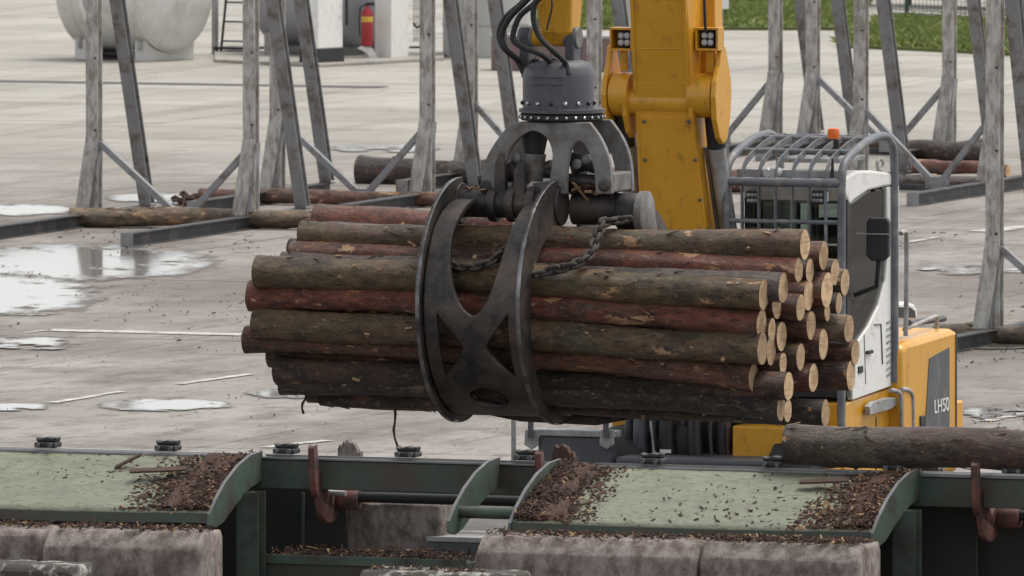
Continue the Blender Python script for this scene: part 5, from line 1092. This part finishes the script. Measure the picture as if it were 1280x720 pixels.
# lower tray with bark on it
zl = CF.y(460, 694, .1).z; 
MB().box(cx(330, 700), cx(592, 700), -.15, .6, zl - .5, zl - .02).build('lower_tray', 'green', cv, .006)
MB().box(cx(330, 700), cx(592, 700), -.17, -.152, zl - .06, zl + .008).build('tray_lip', 'greenpost', cv, .004)
MB().box(cx(378, 660, .5), cx(381, 660, .5), .48, .5, zl, zt_ - .3).build('guide_edge', 'greenpost', cv)
# carriers of the moving chain
dogs = [61, 211, 359, 511, 660, 817, 969, 1121, 1270]
for i, px_ in enumerate(dogs):
    x = cx(px_, 570, .09); t = thing('chain_carrier', 'dummy', 'carrier', CF, group='black chain carriers along the conveyor rail')
    pos_ = ['farthest left on the rail', 'second from the left, above the bark heap', 'third from the left, just beyond the left chute', 'fourth from the left, right of the first kicker arm', 'fifth from the left, beside the middle kicker arm', 'on the middle chute rail under the machine', 'under the left end of the moving log', 'under the moving log, near the chute right end', 'at the far right edge under the moving log'][i]
    t['label'] = 'black chain carrier ' + pos_
    body = MB().box(x - .085, x + .085, .0, .15, zt_ + .021, zt_ + .062).build('body', 'black', t, .012)
    MB().prism([(x - .075, .03, zt_ + .063), (x + .08, .03, zt_ + .063), (x + .085, .03, zt_ + .10), (x + .045, .03, zt_ + .092), (x + .0, .03, zt_ + .10), (x - .05, .03, zt_ + .085), (x - .085, .03, zt_ + .10)], (0, .10, 0)).build('dog', 'black', t, .01)
    for s_ in (-.05, .05): MB().lathe([(.018, 0), (.018, .02)], (x + s_, -.001, zt_ + .042), (0, -1, 0), 10).build('roller', 'dkgrey', body)
# moving log on the carriers
a = CF.y(986, 556, .10); b = CF.y(1390, 566, .10); zlog = a.z
log(CF.w(a), CF.w(b), .148, .150, 77, 'bark_moving', 'single dark brown log riding on the conveyor at right', None, rings=40, bow=.02, detail=16, rough=1.3)
# bark heaps on the chutes
def chute_place(px_lo, px_hi, bias, heap, v0=0.0, v1=1.0):
    def f():
        while True:
            u = random.random() ** bias; v = random.uniform(v0, v1)
            x = cx(px_lo) + (cx(px_hi) - cx(px_lo)) * u
            if random.random() < .25 + .9 * (1 - u) + .4 * fbm(x * 3, v * 3, 7): break
        z = zt_ - .03 - DROP * v + random.random() * heap * max(0, 1 - u * 1.15)
        return CF.w((x, -.02 - RUN * v, z + .008))
    return f
def mound(px_lo, px_hi, seed, hh=.05):
    xa_, xb_ = cx(px_lo), cx(px_hi)
    def den(u, v): return (1 - u) * 1.25 - .28 + .6 * fbm(u * 5 + seed, v * 4, seed) - .25 * max(0, v - .8)
    def pt(u, v): return CF.w((xa_ + (xb_ - xa_) * u, -.03 - (RUN - .03) * v, zt_ - .03 - DROP * v + .004 + hh * max(0, min(1, den(u, v) * 1.6)) + .012 * fbm(u * 30, v * 24, seed)))
    return clip_grid(60, 40, pt, den)
chips('bark_debris', 3200, chute_place(322, 205, 1.5, .07), 'bark heap piled at the right end of the left chute', 41, (.008, .05), .07, mound(322, 215, 3))
chips('bark_debris', 170, chute_place(318, 60, .8, .006, 0, .5), 'scattered bark crumbs on the left chute', 42, (.012, .05), .12)
chips('bark_debris', 3200, chute_place(704, 795, 1.5, .07), 'bark heap piled against the left plate of the right chute', 43, (.008, .05), .07, mound(704, 790, 5))
chips('bark_debris', 3600, chute_place(1144, 1040, 1.4, .07), 'bark and wood chips heaped at the right end of the right chute', 44, (.008, .05), .16, mound(1144, 1050, 8))
chips('bark_debris', 260, chute_place(1130, 740, .9, .004), 'scattered bark crumbs on the right chute', 45, (.012, .05), .1)
chips('bark_debris', 900, lambda: CF.w((random.uniform(cx(334, 700), cx(588, 700)), random.uniform(-.14, .45), zl - .018 + random.random() ** 2 * .05)), 'dark bark litter lying along the lower tray', 46, (.012, .06), .06)
def slabpiece(px, py, y, l, wd, rz, label, m='chip', tilt=.1):
    p = CF.y(px, py, y); q = CF.w(p); o = thing('bark_slab', label, 'bark piece', loc=q, yaw=YAW + rz)
    random.seed(int(px)); n_ = 8; up = []; dn = []
    for i in range(n_ + 1): u = i / n_ - .5; up.append((u * l, wd / 2 * random.uniform(.6, 1) * (1 - abs(u) ** 2 * 1.5), tilt * u + .03)); dn.append((u * l, -wd / 2 * random.uniform(.6, 1) * (1 - abs(u) ** 2 * 1.5), tilt * u + .012))
    MB().prism(up + dn[::-1], (0, 0, .014)).build('piece', m, o)
slabpiece(198, 592, -.45, .42, .14, R(16), 'large curled bark slab beside the heap on the left chute', tilt=.02)
slabpiece(1030, 606, -.30, .36, .10, R(4), 'flat dark bark strip on top of the right chute heap', tilt=.02)
slabpiece(160, 581, -.25, .2, .07, R(10), 'small bark flake near the top of the left chute')
# bark stumps poking up behind the rail
for px_, py_, lab in ((436, 566, 'frayed grey bark stub standing behind the conveyor rail'), (703, 570, 'broken dark wood stub behind the rail beside the middle kicker'), (1165, 590, 'pale frayed wood behind the rail at right under the moving log')):
    q = CF.w(CF.y(px_, py_, .45)); o = thing('wood_stub', lab, 'wood stub', loc=q, yaw=YAW)
    random.seed(px_); pts = [(-.09, -.05)] + [(-.09 + .015 * k_, .02 + .075 * (1 - abs(k_ - 5) / 6) + random.uniform(-.025, .03)) for k_ in range(13)] + [(.09, -.06)]
    MB().prism([(a, 0, b) for a, b in pts], (0, .07, 0)).build('core', 'mauve' if px_ != 703 else 'chip', o, .01); MB().box(-.08, .08, .0, .06, -.35, -.05).build('shaft', 'chip', o)
# concrete blocks
def block(px0, px1, pyt, y, h, dep, label, cham=.10, m='mauve', taper=0):
    fr = Frame(CF.w(CF.y(px0, pyt, y))); x1 = (CF.y(px1, pyt, y) - CF.y(px0, pyt, y)).x; t = thing('concrete_block', label, 'concrete block', fr, group='concrete blocks beside the conveyor')
    c = cham; rr = .035
    pts = [(0, -c - h, 0)]
    nx = 70; g = MB(); vs_ = []; fs_ = []
    prof = [(0, -h), (0, -c * 1.6), (0, -c), (c * .06, -c * .86), (c * .94, -c * .08), (c * 1.15, 0), (dep * .6, 0), (dep - .03, 0), (dep, -.03), (dep, -h)]
    for i in range(nx + 1):
        u = i / nx; x = x1 * u; e = min(u, 1 - u) * x1; rd = max(0, 1 - e / rr); k = rr * (1 - math.sqrt(max(0, 1 - rd * rd))) if rd > 0 else 0
        for a, b in prof:
            nz_ = .008 * fbm(x * 7, b * 9 + a * 5, 9) - (.03 * max(0, fbm(x * 5, 3, px0) - .25) if -.25 < b < -.005 and a < dep / 2 else 0)
            vs_.append((x, a + (k if a < dep / 2 else -k) + nz_, b - (k if b > -h + .01 else 0) + nz_))
    n_ = len(prof)
    for i in range(nx):
        for j in range(n_ - 1): fs_.append((i * n_ + j, i * n_ + j + 1, (i + 1) * n_ + j + 1, (i + 1) * n_ + j))
    fs_ += [tuple(range(n_)), tuple(range(nx * n_ + n_ - 1, nx * n_ - 1, -1))]
    g.add(vs_, fs_).build('body', m, t, smooth=50)
    return fr, x1
hgt = 1.9
block(-120, 48, 658, -1.55, hgt, .5, 'mauve concrete block at the left edge under the left chute', .05)
fb, x1_ = block(51, 249, 662, -1.6, hgt, .5, 'long mauve block with rounded end under the left chute', .13)
block(-120, 92, 702, -2.2, hgt, .45, 'stained pale stone in the bottom left corner', .05, 'stone')
block(592, 868, 671, -1.6, hgt, .55, 'pale mauve block with sloping top in front of the middle plates', .12)
block(872, 1072, 678, -1.55, hgt, .55, 'dark topped mauve block below the right chute', .12)
block(446, 640, 713, -2.2, hgt, .45, 'mottled stone barely visible at the bottom edge', .05, 'stone')
block(415, 551, 624, .62, 1.5, .35, 'upright mauve slab behind the kicker shaft', .03)
block(1232, 1420, 648, .62, 1.5, .35, 'mauve slab behind the conveyor at the right edge', .03)
for (a, b, py_, y, dep, lab, sd_, n_) in ((60, 246, 661, -1.6, .5, 'dark bark crumbs along the top of the long left block', 51, 420), (-20, 46, 657, -1.55, .5, 'leaf bits and bark on the left edge block', 52, 200), (600, 866, 671, -1.6, .55, 'bark crumbs scattered over the sloping block top', 53, 520), (874, 1066, 677, -1.55, .55, 'thick bark and chip litter on the dark topped block', 54, 1100), (448, 600, 713, -2.2, .4, 'crumbs on the mottled stone at the bottom edge', 55, 150)):
    xa, xb, zz = cx(a, py_, y), cx(b, py_, y), CF.y((a + b) / 2, py_, y).z
    chips('bark_debris', n_, lambda: CF.w((random.uniform(xa, xb), y + .10 + random.random() * (dep - .2), zz - (0.012) + random.random() ** 2 * .025)), lab, sd_, (.010, .05), .10)
# pale sheet standing in for bright ground, and blue grey strip, between middle plates
q = CF.y(605, 668, .9); o = thing('bright_ground_sheet', 'pale grey sheet standing in for bright ground behind the gap between the middle plates', 'board', fr=Frame(CF.w(q)))
MB().box(-.35, .35, -.3, .3, -.04, 0).build('pale_sheet', 'ltgrey', o, .006); MB().box(-.34, .34, -.29, .29, -.22, -.042).build('edge_beam', 'dkgrey', o, .006)
for s_ in (-.25, .25): MB().box(s_ - .03, s_ + .03, -.03, .03, GZ - q.z, -.222).build('leg', 'dkgrey', o)
